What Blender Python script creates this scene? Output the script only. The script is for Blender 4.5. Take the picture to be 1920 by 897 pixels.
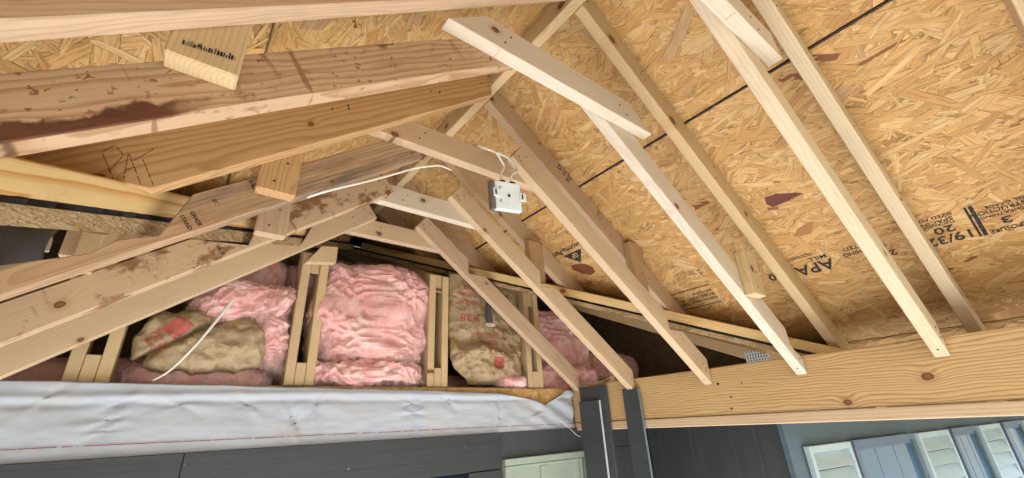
import bpy, bmesh, math, random
import numpy as np
from mathutils import Matrix, Vector, noise

random.seed(7)
rng = np.random.default_rng(7)
for o in list(bpy.data.objects):
    bpy.data.objects.remove(o)
SC = bpy.context.scene
COL = SC.collection
H = 2.25                     # height of the raised camera above the porch floor; all z below are relative to it

# ------------------------------------------------------------------ camera, sky, sun, exposure
cam_d = bpy.data.cameras.new('camera')
cam = bpy.data.objects.new('camera', cam_d)
COL.objects.link(cam)
RC = Matrix(((0.79372543, -0.2104847, -0.57069794),
             (-0.6063053, -0.34923263, -0.71444416),
             (-0.04892677, 0.91308968, -0.40481281)))
cam.matrix_world = Matrix.Translation((0, 0, H)) @ RC.to_4x4()
cam_d.sensor_width = 36.0
cam_d.lens = 798.15 / 1920 * 36
cam_d.shift_y = -0.0023
cam_d.clip_start = 0.01
cam_d.clip_end = 2000
SC.camera = cam

SUN_EL, SUN_AZ = math.radians(40), math.radians(202)     # azimuth: from +Y clockwise (behind the viewer, a little left)
world = bpy.data.worlds.new('World')
SC.world = world
world.use_nodes = True
wn = world.node_tree
bg = wn.nodes['Background']
sky = wn.nodes.new('ShaderNodeTexSky')
sky.sky_type = 'NISHITA'
sky.sun_disc = False
sky.sun_elevation = SUN_EL
sky.sun_rotation = SUN_AZ
sky.air_density = 1.0
sky.dust_density = 1.5
wn.links.new(sky.outputs[0], bg.inputs[0])
bg.inputs[1].default_value = 0.06
sd = bpy.data.lights.new('sun', 'SUN')
sd.energy = 5.0
sd.angle = math.radians(0.5)
sd.color = (1.0, 0.97, 0.93)
sun = bpy.data.objects.new('sun', sd)
COL.objects.link(sun)
sdir = Vector((math.sin(SUN_AZ) * math.cos(SUN_EL), math.cos(SUN_AZ) * math.cos(SUN_EL), math.sin(SUN_EL)))
sun.rotation_euler = sdir.to_track_quat('Z', 'Y').to_euler()
sun.location = (0, -6, 9)
SC.view_settings.view_transform = 'Standard'
SC.view_settings.look = 'None'
SC.view_settings.exposure = 2.65
SC.view_settings.gamma = 1
SC.view_settings.use_curve_mapping = False
SC.cycles.max_bounces = 6
SC.cycles.diffuse_bounces = 4

# ------------------------------------------------------------------ material helpers
class NT:
    def __init__(self, name):
        self.m = bpy.data.materials.new(name)
        self.m.use_nodes = True
        self.t = self.m.node_tree
        self.p = self.t.nodes['Principled BSDF']
        self.out = self.t.nodes['Material Output']
    def n(self, typ, **kw):
        x = self.t.nodes.new(typ)
        for k, v in kw.items():
            setattr(x, k, v)
        return x
    def put(self, sock, v):
        if isinstance(v, bpy.types.NodeSocket):
            self.t.links.new(v, sock)
        elif v is not None:
            sock.default_value = v
    def math(self, op, a, b=None, c=None, clamp=False):
        x = self.n('ShaderNodeMath', operation=op, use_clamp=clamp)
        self.put(x.inputs[0], a)
        if b is not None: self.put(x.inputs[1], b)
        if c is not None: self.put(x.inputs[2], c)
        return x.outputs[0]
    def vmath(self, op, a, b=None):
        x = self.n('ShaderNodeVectorMath', operation=op)
        self.put(x.inputs[0], a)
        if b is not None: self.put(x.inputs[1], b)
        return x.outputs[0]
    def mix(self, f, a, b, blend='MIX'):
        x = self.n('ShaderNodeMix', data_type='RGBA', blend_type=blend)
        self.put(x.inputs[0], f)
        self.put(x.inputs[6], a if isinstance(a, bpy.types.NodeSocket) else (*a, 1))
        self.put(x.inputs[7], b if isinstance(b, bpy.types.NodeSocket) else (*b, 1))
        return x.outputs[2]
    def noise(self, vec, scale=1.0, detail=2.0, rough=.5, dim='3D', lac=2.0):
        x = self.n('ShaderNodeTexNoise', noise_dimensions=dim)
        if vec is not None: self.put(x.inputs['Vector'], vec)
        x.inputs['Scale'].default_value = scale
        x.inputs['Detail'].default_value = detail
        x.inputs['Roughness'].default_value = rough
        x.inputs['Lacunarity'].default_value = lac
        return x.outputs[0]
    def smooth(self, v, a, b):
        x = self.n('ShaderNodeMapRange', interpolation_type='SMOOTHSTEP')
        self.put(x.inputs[0], v)
        x.inputs[1].default_value = a
        x.inputs[2].default_value = b
        return x.outputs[0]
    def ramp(self, v, stops):
        x = self.n('ShaderNodeValToRGB')
        self.put(x.inputs[0], v)
        e = x.color_ramp.elements
        while len(e) < len(stops): e.new(.5)
        for i, (p, c) in enumerate(stops):
            e[i].position = p
            e[i].color = (*c, 1) if len(c) == 3 else c
        return x.outputs[0]
    def bump(self, h, strength=.3, dist=.002):
        x = self.n('ShaderNodeBump')
        x.inputs['Strength'].default_value = strength
        x.inputs['Distance'].default_value = dist
        self.put(x.inputs['Height'], h)
        self.put(self.p.inputs['Normal'], x.outputs[0])
    def obj(self):
        return self.n('ShaderNodeTexCoord').outputs['Object']
    def rand(self):
        return self.n('ShaderNodeObjectInfo').outputs['Random']
    def col(self, c): self.put(self.p.inputs['Base Color'], c if isinstance(c, bpy.types.NodeSocket) else (*c, 1))
    def rough(self, r): self.put(self.p.inputs['Roughness'], r)

def wood(name, light, dark, ring=240, contrast=.5, knots=.45, wid=.089, stain=0.0, grey=0.0, wane=0.0, blotch=.35, rough=.7, warp=.06, pith=None):
    N = NT(name)
    rnd = N.rand()
    P0 = N.obj()
    sh = N.n('ShaderNodeCombineXYZ')
    N.put(sh.inputs[0], N.math('MULTIPLY', rnd, 41.0))
    P = N.vmath('ADD', P0, sh.outputs[0])
    sp = N.n('ShaderNodeSeparateXYZ'); N.put(sp.inputs[0], P)
    x, y, z = sp.outputs
    w1 = N.math('MULTIPLY_ADD', N.noise(N.vmath('MULTIPLY', P, (1.6, 7, 7)), 1, 3, .55), warp, -warp / 2)
    w2 = N.math('MULTIPLY_ADD', N.noise(N.vmath('MULTIPLY', P, (9, 30, 30)), 1, 2, .5), .012, -.006)
    # knots: one cell every ~0.4 m along the board, running through its thickness
    vo = N.n('ShaderNodeTexVoronoi', voronoi_dimensions='1D')
    N.put(vo.inputs['W'], N.math('MULTIPLY', x, 2.7))
    vo.inputs['Scale'].default_value = 1
    sc = N.n('ShaderNodeSeparateColor'); N.put(sc.inputs[0], vo.outputs['Color'])
    kx = N.math('SUBTRACT', x, N.math('DIVIDE', vo.outputs['W'], 2.7))
    kz = N.math('SUBTRACT', z, N.math('MULTIPLY_ADD', sc.outputs[0], wid * .9, wid * .05))
    kd = N.math('SQRT', N.math('ADD', N.math('MULTIPLY', N.math('MULTIPLY', kx, kx), .55), N.math('MULTIPLY', kz, kz)))
    kd = N.math('ADD', kd, N.math('MULTIPLY_ADD', N.noise(P, 90, 2), .004, -.002))
    kr = N.math('MULTIPLY_ADD', sc.outputs[1], .008, .0035)
    q = N.math('DIVIDE', kd, kr)
    pres = N.math('GREATER_THAN', sc.outputs[2], 1 - knots)
    bend = N.math('MULTIPLY', N.math('MULTIPLY', pres, kr), N.math('EXPONENT', N.math('MULTIPLY', N.math('MULTIPLY', q, q), -.09)))
    py = N.math('MULTIPLY_ADD', rnd, .12, -.05)
    pz = N.math('MULTIPLY_ADD', N.math('FRACT', N.math('MULTIPLY', rnd, 17.3)), .16, -.04)
    if pith: pz = pith
    yy = N.math('ADD', N.math('SUBTRACT', y, py), w1)
    zz = N.math('ADD', N.math('SUBTRACT', z, pz), N.math('ADD', w1, w2))
    R = N.math('SQRT', N.math('ADD', N.math('MULTIPLY', yy, yy), N.math('MULTIPLY', zz, zz)))
    R = N.math('ADD', R, N.math('MULTIPLY', bend, 1.6))
    fr = N.math('FRACT', N.math('MULTIPLY', R, ring))
    late = N.ramp(fr, [(0, (.0,) * 3), (.45, (.12,) * 3), (.86, (1,) * 3), (.97, (.75,) * 3), (1, (0,) * 3)])
    fine = N.noise(N.vmath('MULTIPLY', P, (5, 320, 320)), 1, 3, .6)
    bl = N.noise(N.vmath('MULTIPLY', P, (2.2, 12, 12)), 1, 3, .55)
    f = N.math('MULTIPLY', late, contrast)
    f = N.math('ADD', f, N.math('MULTIPLY_ADD', fine, .75, -.37))
    f = N.math('ADD', f, N.math('MULTIPLY_ADD', bl, blotch * 2, -blotch), clamp=True)
    c = N.mix(f, light, dark)
    tint = N.math('MULTIPLY_ADD', N.math('FRACT', N.math('MULTIPLY', rnd, 7.7)), .22, -.02)
    c = N.mix(tint, c, (light[0] * .80, light[1] * .74, light[2] * .68))
    if grey:
        g = N.noise(N.vmath('MULTIPLY', P, (1.3, 14, 14)), 1, 6, .62)
        g2 = N.noise(N.vmath('MULTIPLY', P, (6, 160, 160)), 1, 3, .6)
        gm = N.math('MULTIPLY', N.smooth(N.math('ADD', N.math('MULTIPLY', g, .75), N.math('MULTIPLY', g2, .25)), .44, .62), grey)
        c = N.mix(gm, c, (.15, .125, .105))
        gm2 = N.math('MULTIPLY', N.smooth(N.noise(N.vmath('MULTIPLY', P, (2, 10, 10)), 1.7, 5, .6), .55, .7), grey * .7)
        c = N.mix(gm2, c, (.34, .18, .09))
    dm = N.smooth(N.noise(N.vmath('MULTIPLY', P, (4, 7, 7)), 1, 7, .68), .52, .74)
    c = N.mix(N.math('MULTIPLY', dm, .2), c, tuple(a * .42 for a in dark))
    ck = N.smooth(N.noise(N.vmath('MULTIPLY', P, (7, 150, 150)), 1, 3, .6), .68, .74)
    c = N.mix(N.math('MULTIPLY', ck, .45), c, tuple(a * .35 for a in dark))
    km = N.math('MULTIPLY', pres, N.smooth(q, 1.15, .75))
    kb = N.math('MULTIPLY', pres, N.math('SUBTRACT', 1.0, N.smooth(N.math('ABSOLUTE', N.math('SUBTRACT', q, 1.0)), .05, .35)))
    halo = N.math('MULTIPLY', pres, N.smooth(q, 3.4, 1.0))
    c = N.mix(N.math('MULTIPLY', halo, .35), c, (.36, .17, .06))
    c = N.mix(km, c, N.mix(N.math('FRACT', N.math('MULTIPLY', q, 2.5)), (.30, .13, .05), (.18, .075, .03)))
    c = N.mix(N.math('MULTIPLY', kb, .8), c, (.06, .028, .014))
    if stain:
        s1 = N.noise(N.vmath('MULTIPLY', P, (5.5, 9, 9)), 1, 7, .68)
        a = N.math('MULTIPLY', N.smooth(s1, .65 - .1 * stain, .72 - .1 * stain), .85)
        s2 = N.noise(N.vmath('MULTIPLY', P, (55, 75, 75)), 1, 3, .6)
        gate = N.smooth(N.noise(P, 6, 2), .42, .6)
        b = N.math('MULTIPLY', N.math('MULTIPLY', N.smooth(s2, .60, .63), gate), .9)
        # drip lines running across the board from its top edge
        s3 = N.noise(N.vmath('MULTIPLY', P, (26, 3, 3)), 1, 3, .55)
        d = N.math('MULTIPLY', N.smooth(s3, .61, .66), .65)
        m = N.math('MAXIMUM', N.math('MAXIMUM', a, b), d)
        tone = N.mix(N.noise(P, 40, 3), (.30, .135, .05), (.10, .042, .02))
        c = N.mix(m, c, tone)
    if wane:
        sp0 = N.n('ShaderNodeSeparateXYZ'); N.put(sp0.inputs[0], P0)
        wn_ = N.noise(N.vmath('MULTIPLY', P, (9, 9, 9)), 1, 5, .6)
        edge = N.math('SUBTRACT', N.math('MULTIPLY_ADD', wn_, .11, -.026), sp0.outputs[2])
        lim = N.smooth(N.math('ADD', sp0.outputs[0], N.math('MULTIPLY', wn_, .12)), wane + .05, wane - .03)
        front = N.smooth(sp0.outputs[1], .004, .001)
        m = N.math('MULTIPLY', N.math('MULTIPLY', N.smooth(edge, -.002, .008), lim), front)
        c = N.mix(m, c, N.mix(N.noise(N.vmath('MULTIPLY', P, (20, 90, 90)), 1, 4, .65), (.20, .075, .04), (.06, .024, .018)))
    N.col(c)
    N.rough(rough)
    N.p.inputs['Specular IOR Level'].default_value = .25
    N.bump(fine, .35, .0012)
    return N.m

def plain(name, c, rough=.6, bump=0, scale=120, metallic=0, var=.15, spec=.5, stretch=(1, 1, 1)):
    N = NT(name)
    P = N.vmath('MULTIPLY', N.obj(), stretch)
    v = N.noise(P, scale * .12, 5, .6)
    d = tuple(a * (1 - var) for a in c); l = tuple(min(1, a * (1 + var)) for a in c)
    N.col(N.mix(N.smooth(v, .3, .7), d, l))
    N.rough(rough)
    N.p.inputs['Metallic'].default_value = metallic
    N.p.inputs['Specular IOR Level'].default_value = spec
    if bump: N.bump(N.noise(P, scale, 4, .6), bump, .002)
    return N.m

M = {}
M['spruce'] = wood('spruce', (.62, .475, .33), (.44, .29, .165), 140, .5, .5)
M['spruce_pink'] = wood('spruce_pink', (.585, .43, .305), (.42, .275, .17), 125, .5, .6)
M['spruce_white'] = wood('spruce_white', (.66, .58, .49), (.53, .43, .33), 150, .45, .35)
M['spruce_cream'] = wood('spruce_cream', (.66, .555, .41), (.51, .39, .25), 140, .45, .45)
M['spruce_yellow'] = wood('spruce_yellow', (.62, .475, .29), (.45, .30, .14), 150, .5, .45)
M['fir_orange'] = wood('fir_orange', (.56, .365, .185), (.37, .19, .075), 85, .7, .7, blotch=.25, warp=.09)
M['fir_brown'] = wood('fir_brown', (.51, .345, .205), (.36, .215, .11), 220, .4, .35)
M['stained'] = wood('stained', (.57, .40, .26), (.36, .20, .105), 80, .85, .9, stain=1.0, wane=.80, blotch=.3, warp=.09)
M['spattered'] = wood('spattered', (.57, .42, .29), (.44, .285, .17), 150, .4, .4, stain=1.2)
M['weathered'] = wood('weathered', (.50, .335, .21), (.30, .17, .085), 100, .55, .8, grey=1.0)
M['beam_pine'] = wood('beam_pine', (.61, .44, .23), (.38, .21, .085), 100, .9, .9, wid=.2, blotch=.25, warp=.05, pith=-.2)
M['valley_pine'] = wood('valley_pine', (.70, .52, .26), (.52, .25, .065), 40, .95, .25, blotch=.2, warp=.09)
M['truss_pine'] = wood('truss_pine', (.58, .44, .28), (.43, .285, .15), 150, .5, .5)
M['nail'] = plain('nail_steel', (.05, .045, .04), .5, metallic=.6)
M['galv'] = plain('galvanised', (.74, .82, .90), .4, metallic=0, var=.12, scale=60)
M['galv_side'] = plain('galvanised_dull', (.20, .19, .18), .5, metallic=.6)
M['cable'] = plain('cable_sheath', (.74, .73, .70), .45, var=.05)
M['cable_old'] = plain('cable_old', (.5, .45, .34), .6)
M['black'] = plain('black_rubber', (.015, .015, .016), .6)
M['felt'] = plain('roof_felt', (.022, .022, .023), .9, .6, 200, var=.5)
M['bag'] = plain('dark_plastic', (.05, .048, .06), .42, .3, 20, var=.3)
M['trim'] = plain('charcoal_trim', (.042, .050, .060), .5, .12, 160, var=.12, stretch=(1, 1, .15))
M['trim_edge'] = plain('primed_edge', (.62, .66, .70), .6)
M['trim_edge2'] = plain('painted_edge', (.14, .19, .25), .5)
M['green'] = plain('pale_green_paint', (.30, .36, .31), .45, .05, 80, var=.06)
M['shutter'] = plain('shutter_paint', (.47, .60, .68), .45, .04, 60, var=.05)
M['bluegrey'] = plain('bluegrey_paint', (.095, .15, .20), .55, .25, 90, var=.1, stretch=(.2, .2, 1.6))
M['frame'] = plain('window_frame_paint', (.13, .18, .28), .45, var=.06)
M['concrete'] = plain('concrete', (.68, .68, .68), .85, .4, 60)
M['teal'] = plain('teal_scrap', (.02, .22, .22), .6)
M['interior'] = plain('attic_wood', (.34, .24, .16), .9)

def m_glass():
    N = NT('window_glass')
    P = N.obj()
    N.col(N.mix(N.noise(P, 3, 2), (.06, .14, .26), (.10, .21, .36)))
    N.rough(.12)
    N.p.inputs['Specular IOR Level'].default_value = .8
    return N.m
M['glass'] = m_glass()

def m_siding():
    N = NT('dark_siding')
    P = N.obj()
    g = N.noise(N.vmath('MULTIPLY', P, (5, 5, 110)), 1, 4, .6)
    wv = N.noise(N.vmath('MULTIPLY', P, (1.5, 1.5, 24)), 1, 3, .5)
    h = N.math('FRACT', N.math('MULTIPLY_ADD', wv, 9.0, N.math('MULTIPLY', g, 1.2)))
    N.col(N.mix(N.noise(P, 5, 4), (.024, .029, .035), (.037, .043, .051)))
    c2 = N.smooth(N.noise(P, 70, 2), .735, .75)
    N.col(N.mix(c2, N.mix(N.noise(P, 5, 4), (.024, .029, .035), (.037, .043, .051)), (.4, .4, .38)))
    N.rough(.5)
    N.bump(h, .35, .0014)
    return N.m
M['siding'] = m_siding()

def m_osb(name, base):
    N = NT(name)
    P = N.obj()
    v = N.n('ShaderNodeTexVoronoi'); N.put(v.inputs['Vector'], N.vmath('MULTIPLY', P, (60, 14, 60)))
    N.col(N.mix(N.noise(P, 60, 4, .7), tuple(b * .45 for b in base), base))
    N.rough(.8)
    N.bump(N.noise(P, 150, 4), .5, .003)
    return N.m
M['osb'] = m_osb('osb_core', (.46, .27, .10))
M['osb_edge'] = m_osb('osb_edge', (.30, .17, .08))

def m_strand():
    N = NT('osb_strands')
    a = N.n('ShaderNodeAttribute', attribute_name='Col').outputs['Color']
    g = N.n('ShaderNodeAttribute', attribute_name='grain').outputs['Vector']
    s = N.noise(N.vmath('MULTIPLY', g, (13, 300, 1)), 1, 5, .7)
    b = N.noise(N.vmath('MULTIPLY', g, (14, 70, 1)), 1, 3, .6)
    c = N.mix(N.math('MULTIPLY', N.smooth(s, .47, .66), .95), a, N.mix(.62, a, (.16, .065, .018)))
    c = N.mix(N.math('MULTIPLY', N.smooth(b, .5, .75), .3), c, N.mix(.5, a, (.24, .10, .03)))
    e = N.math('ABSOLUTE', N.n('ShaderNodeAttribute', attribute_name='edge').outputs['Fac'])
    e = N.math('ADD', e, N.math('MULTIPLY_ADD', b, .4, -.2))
    c = N.mix(N.math('MULTIPLY', N.smooth(e, .84, .98), .6), c, (.15, .06, .018))  # shade of the gaps between flakes, painted in as dark rims
    N.col(c)
    N.rough(.62)
    N.p.inputs['Specular IOR Level'].default_value = .3
    N.bump(s, .5, .0012)
    return N.m
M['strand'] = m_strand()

def m_raw():
    N = NT('raw_sawn_wood')
    P = N.obj()
    a = N.noise(N.vmath('MULTIPLY', P, (12, 12, 160)), 1, 5, .7)
    b = N.noise(P, 160, 4, .7)
    c = N.mix(N.smooth(a, .35, .65), (.36, .23, .11), (.62, .48, .30))
    N.col(N.mix(N.math('MULTIPLY', N.smooth(b, .52, .66), .7), c, (.12, .07, .035)))
    N.rough(.9)
    N.bump(N.math('ADD', a, b), .8, .006)
    return N.m
M['raw'] = m_raw()
def m_ink(name, c, lo=.40, hi=.47, sc=260):
    N = NT(name)
    N.col(c); N.rough(.8)
    P = N.obj()
    tr = N.n('ShaderNodeBsdfTransparent')
    mx = N.n('ShaderNodeMixShader')
    f = N.smooth(N.noise(P, sc, 4, .65), lo, hi)
    N.put(mx.inputs[0], f)
    N.t.links.new(tr.outputs[0], mx.inputs[1]); N.t.links.new(N.p.outputs[0], mx.inputs[2])
    N.t.links.new(mx.outputs[0], N.out.inputs[0])
    return N.m
M['ink'] = m_ink('black_ink', (.018, .016, .018), .36, .45)
M['ink_faint'] = m_ink('faint_ink', (.05, .04, .035), .44, .56, 420)
M['red_ink'] = m_ink('red_ink', (.42, .085, .07), .36, .52, 200)
M['blue_ink'] = m_ink('chalk_blue', (.012, .018, .05), .30, .46, 60)
M['red_line'] = m_ink('red_chalk', (.32, .05, .07), .36, .5, 60)
M['pencil'] = m_ink('pencil', (.10, .07, .05), .40, .55, 200)

def m_pink(name, k=1.0):
    N = NT(name)
    P = N.obj()
    a = N.noise(P, 13, 6, .62)
    b = N.noise(N.vmath('ADD', P, (3, 1, 7)), 42, 5, .65)
    c = N.mix(N.smooth(a, .32, .68), (.84 * k, .40 * k, .42 * k), (.92 * k, .62 * k, .62 * k))
    c = N.mix(N.math('MULTIPLY', N.smooth(b, .52, .72), .55), c, (.95 * k, .78 * k, .77 * k))
    c = N.mix(N.math('MULTIPLY', N.smooth(b, .44, .28), .4), c, (.72 * k, .25 * k, .27 * k))
    N.col(c); N.rough(1.0)
    N.p.inputs['Specular IOR Level'].default_value = .05
    N.p.inputs['Sheen Weight'].default_value = .25
    dst = N.n('ShaderNodeTexNoise'); N.put(dst.inputs['Vector'], P); dst.inputs['Scale'].default_value = 14
    Pd = N.vmath('ADD', P, N.vmath('MULTIPLY', dst.outputs['Color'], (.12, .12, .12)))
    w = N.noise(N.vmath('MULTIPLY', Pd, (1, 1, .3)), 120, 8, .75)
    w2 = N.n('ShaderNodeTexNoise', noise_type='RIDGED_MULTIFRACTAL'); N.put(w2.inputs['Vector'], P); w2.inputs['Scale'].default_value = 55; w2.inputs['Detail'].default_value = 6
    N.bump(N.math('ADD', w, N.math('MULTIPLY', w2.outputs[0], .3)), .8, .006)
    return N.m
M['pink'] = m_pink('pink_fibre')
M['pink_light'] = plain('pink_strand', (.88, .60, .60), 1.0, 0, 300, var=.35, spec=.05)

def m_kraft():
    N = NT('kraft_paper')
    P = N.obj()
    v = N.n('ShaderNodeTexVoronoi', feature='DISTANCE_TO_EDGE')
    N.put(v.inputs['Vector'], N.vmath('ADD', P, N.vmath('MULTIPLY', N.vmath('SUBTRACT', N.n('ShaderNodeTexNoise').outputs['Color'], (.5, .5, .5)), (.05, .05, .05))))
    v.inputs['Scale'].default_value = 16
    a = N.noise(P, 9, 5, .6)
    c = N.mix(N.smooth(a, .3, .7), (.31, .225, .13), (.41, .31, .19))
    cr = N.smooth(v.outputs['Distance'], .03, .0)
    N.col(N.mix(N.math('MULTIPLY', cr, .18), c, (.50, .39, .25)))
    N.rough(.6)
    h = N.math('ADD', N.math('MULTIPLY', N.smooth(v.outputs['Distance'], .0, .35), 1.0), N.math('MULTIPLY', N.noise(P, 38, 6, .62), 1.2))
    N.bump(h, .7, .006)
    return N.m
M['kraft'] = m_kraft()

def m_wrap():
    N = NT('housewrap')
    P = N.obj()
    wx = N.noise(N.vmath('MULTIPLY', P, (260, 1, 20)), 1, 2)
    wz = N.noise(N.vmath('MULTIPLY', P, (20, 1, 330)), 1, 2)
    c = N.mix(N.math('MULTIPLY', N.math('ADD', wx, wz), .3), (.46, .50, .58), (.38, .42, .50))
    band = N.smooth(N.noise(N.vmath('MULTIPLY', P, (9, 0, .6)), 1, 1), .57, .66)
    c = N.mix(N.math('MULTIPLY', band, .45), c, (.38, .44, .58))
    warm = N.smooth(N.noise(P, 7, 4), .52, .72)
    c = N.mix(N.math('MULTIPLY', warm, .25), c, (.50, .46, .41))
    N.col(c); N.rough(.95); N.p.inputs['Specular IOR Level'].default_value = .1
    N.bump(N.math('ADD', wx, wz), .12, .001)
    return N.m
M['wrap'] = m_wrap()

def m_ground():
    N = NT('ground_soil')
    P = N.obj()
    N.col(N.mix(N.noise(P, .8, 6, .6), (.10, .10, .07), (.17, .16, .12)))
    N.rough(.95)
    return N.m
M['ground'] = m_ground()

# ------------------------------------------------------------------ object helpers
MW = {}
def link(o, mw, parent=None):
    COL.objects.link(o)
    MW[o] = mw
    if parent is not None:
        o.parent = parent
        o.matrix_basis = MW[parent].inverted() @ mw
    else:
        o.matrix_basis = mw
    return o
def tag(o, label=None, cat=None, group=None, kind=None):
    if label: o['label'] = label
    if cat: o['category'] = cat
    if group: o['group'] = group
    if kind: o['kind'] = kind
    return o
def empty(name, loc):
    o = bpy.data.objects.new(name, None)
    o.empty_display_size = .05
    return link(o, Matrix.Translation((loc[0], loc[1], loc[2] + H)))
def mesh_obj(name, me, mat, mw, parent=None, smooth=False):
    if mat is not None and not me.materials: me.materials.append(mat)
    o = bpy.data.objects.new(name, me)
    if smooth:
        me.polygons.foreach_set('use_smooth', [True] * len(me.polygons))
    return link(o, mw, parent)
def frame(O, u, w):
    u = Vector(u).normalized(); w = Vector(w).normalized()
    t = w.cross(u).normalized()
    m = Matrix((u, t, w)).transposed().to_4x4()
    m.translation = (O[0], O[1], O[2] + H)
    return m
def prism(name, O, u, w, poly, th, mat, parent=None, bev=.002, segs=1):
    """extrude a polygon given in (u, w) by th along w x u"""
    bm = bmesh.new()
    a = [bm.verts.new((p[0], 0, p[1])) for p in poly]
    f = bm.faces.new(a)
    r = bmesh.ops.extrude_face_region(bm, geom=[f])
    bmesh.ops.translate(bm, vec=(0, th, 0), verts=[v for v in r['geom'] if isinstance(v, bmesh.types.BMVert)])
    bmesh.ops.recalc_face_normals(bm, faces=bm.faces[:])
    if bev:
        bmesh.ops.bevel(bm, geom=bm.edges[:], offset=bev, segments=segs, affect='EDGES', profile=.5)
    me = bpy.data.meshes.new(name)
    bm.to_mesh(me); bm.free()
    return mesh_obj(name, me, mat, frame(O, u, w), parent)
def rect(a, b): return [(0, 0), (a, 0), (a, b), (0, b)]
X_, Y_, Z_ = (1, 0, 0), (0, 1, 0), (0, 0, 1)
def box(name, x0, x1, y0, y1, z0, z1, mat, parent=None, bev=.002, long='x'):
    if long == 'x': return prism(name, (x0, y0, z0), X_, Z_, rect(x1 - x0, z1 - z0), y1 - y0, mat, parent, bev)
    if long == 'y': return prism(name, (x1, y0, z0), Y_, Z_, rect(y1 - y0, z1 - z0), x1 - x0, mat, parent, bev)
    return prism(name, (x0, y1, z0), Z_, X_, rect(z1 - z0, x1 - x0), y1 - y0, mat, parent, bev) if False else \
        prism(name, (x1, y0, z0), Z_, (-1, 0, 0), rect(z1 - z0, x1 - x0), y1 - y0, mat, parent, bev)

def stamp(name, txt, O, u, up, size, mat, parent, stretch=1.0, align='LEFT', spacing=1.0, surf=None):
    cu = bpy.data.curves.new('txt', 'FONT')
    cu.body = txt; cu.size = size; cu.align_x = align; cu.space_character = spacing
    cu.resolution_u = 3; cu.offset = size * .018
    ob = bpy.data.objects.new('txt', cu)
    me = bpy.data.meshes.new_from_object(ob)
    bpy.data.objects.remove(ob); bpy.data.curves.remove(cu)
    me.name = name
    for m in list(me.materials): me.materials.pop()
    u = Vector(u).normalized(); up = Vector(up).normalized()
    n = u.cross(up)
    mw = Matrix((u, up, n)).transposed().to_4x4()
    mw.translation = (O[0], O[1], O[2] + H)
    me.transform(Matrix.Diagonal((stretch, 1, 1, 1)))
    if surf is not None:
        for v in me.vertices:
            w = mw @ v.co
            w.z -= H
            w.y = surf(w.x, w.z)
            w.z += H
            v.co = mw.inverted() @ w
    return mesh_obj(name, me, mat, mw, parent)
def quad_mark(name, O, u, up, a, b, mat, parent):
    me = bpy.data.meshes.new(name)
    me.from_pydata([(0, 0, 0), (a, 0, 0), (a, b, 0), (0, b, 0)], [], [(0, 1, 2, 3)])
    u = Vector(u).normalized(); up = Vector(up).normalized()
    mw = Matrix((u, up, u.cross(up))).transposed().to_4x4()
    mw.translation = (O[0], O[1], O[2] + H)
    return mesh_obj(name, me, mat, mw, parent)

def tube(name, pts, r, mat, parent=None, sides=8, sub=6, r1=None):
    """smooth tube through pts (relative coordinates)"""
    P = [Vector(p) for p in pts]
    path = []
    n = len(P)
    for i in range(n - 1):
        p0, p1, p2, p3 = P[max(i - 1, 0)], P[i], P[i + 1], P[min(i + 2, n - 1)]
        for k in range(sub):
            t = k / sub
            path.append(.5 * ((2 * p1) + (-p0 + p2) * t + (2 * p0 - 5 * p1 + 4 * p2 - p3) * t * t + (-p0 + 3 * p1 - 3 * p2 + p3) * t ** 3))
    path.append(P[-1])
    o0 = path[0].copy()
    vs, fs = [], []
    up = Vector((.3, .2, 1)).normalized()
    for i, p in enumerate(path):
        d = (path[min(i + 1, len(path) - 1)] - path[max(i - 1, 0)]).normalized()
        a = d.cross(up).normalized(); b = a.cross(d)
        rr = r if r1 is None else r + (r1 - r) * i / (len(path) - 1)
        for k in range(sides):
            an = 2 * math.pi * k / sides
            vs.append(tuple(p - o0 + a * rr * math.cos(an) + b * rr * math.sin(an)))
    for i in range(len(path) - 1):
        for k in range(sides):
            k2 = (k + 1) % sides
            fs.append((i * sides + k, i * sides + k2, (i + 1) * sides + k2, (i + 1) * sides + k))
    fs.append(tuple(range(sides))[::-1]); fs.append(tuple(range(len(vs) - sides, len(vs))))
    me = bpy.data.meshes.new(name)
    me.from_pydata(vs, [], fs)
    return mesh_obj(name, me, mat, Matrix.Translation((o0.x, o0.y, o0.z + H)), parent, True)

NAIL = bpy.data.meshes.new('nail')
_b = bmesh.new()
bmesh.ops.create_cone(_b, cap_ends=True, segments=8, radius1=.0032, radius2=.0024, depth=.002)
_b.to_mesh(NAIL); _b.free(); NAIL.materials.append(M['nail'])
def nail(p, parent, n=(0, -1, 0)):
    o = bpy.data.objects.new('nail', NAIL)
    q = Vector(n).to_track_quat('Z', 'Y').to_matrix().to_4x4()
    q.translation = (p[0], p[1], p[2] + H)
    return link(o, q, parent)

# ------------------------------------------------------------------ layout constants (metres, relative to the camera)
T = .038                      # lumber thickness
D = .089                      # 2x4 depth
BX = 1.963                    # inner face of the right beam
WY = 1.963                    # house wall plane
XR = .80                      # ridge
CR, CRL = 1.86, .63           # underside of the rafters: z = CR - .75 x  /  z = CRL + .75 x
CD, CDL = 1.975, .745         # underside of the sheathing
RZ0, RS = .80, .455           # existing house roof (under the valley plates): z = RZ0 + RS (y - WY)
def zr(y): return RZ0 + RS * (y - WY)
UR, WR = (.8, 0, -.6), (.6, 0, .8)
UL, WL = (.8, 0, .6), (-.6, 0, .8)

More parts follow.
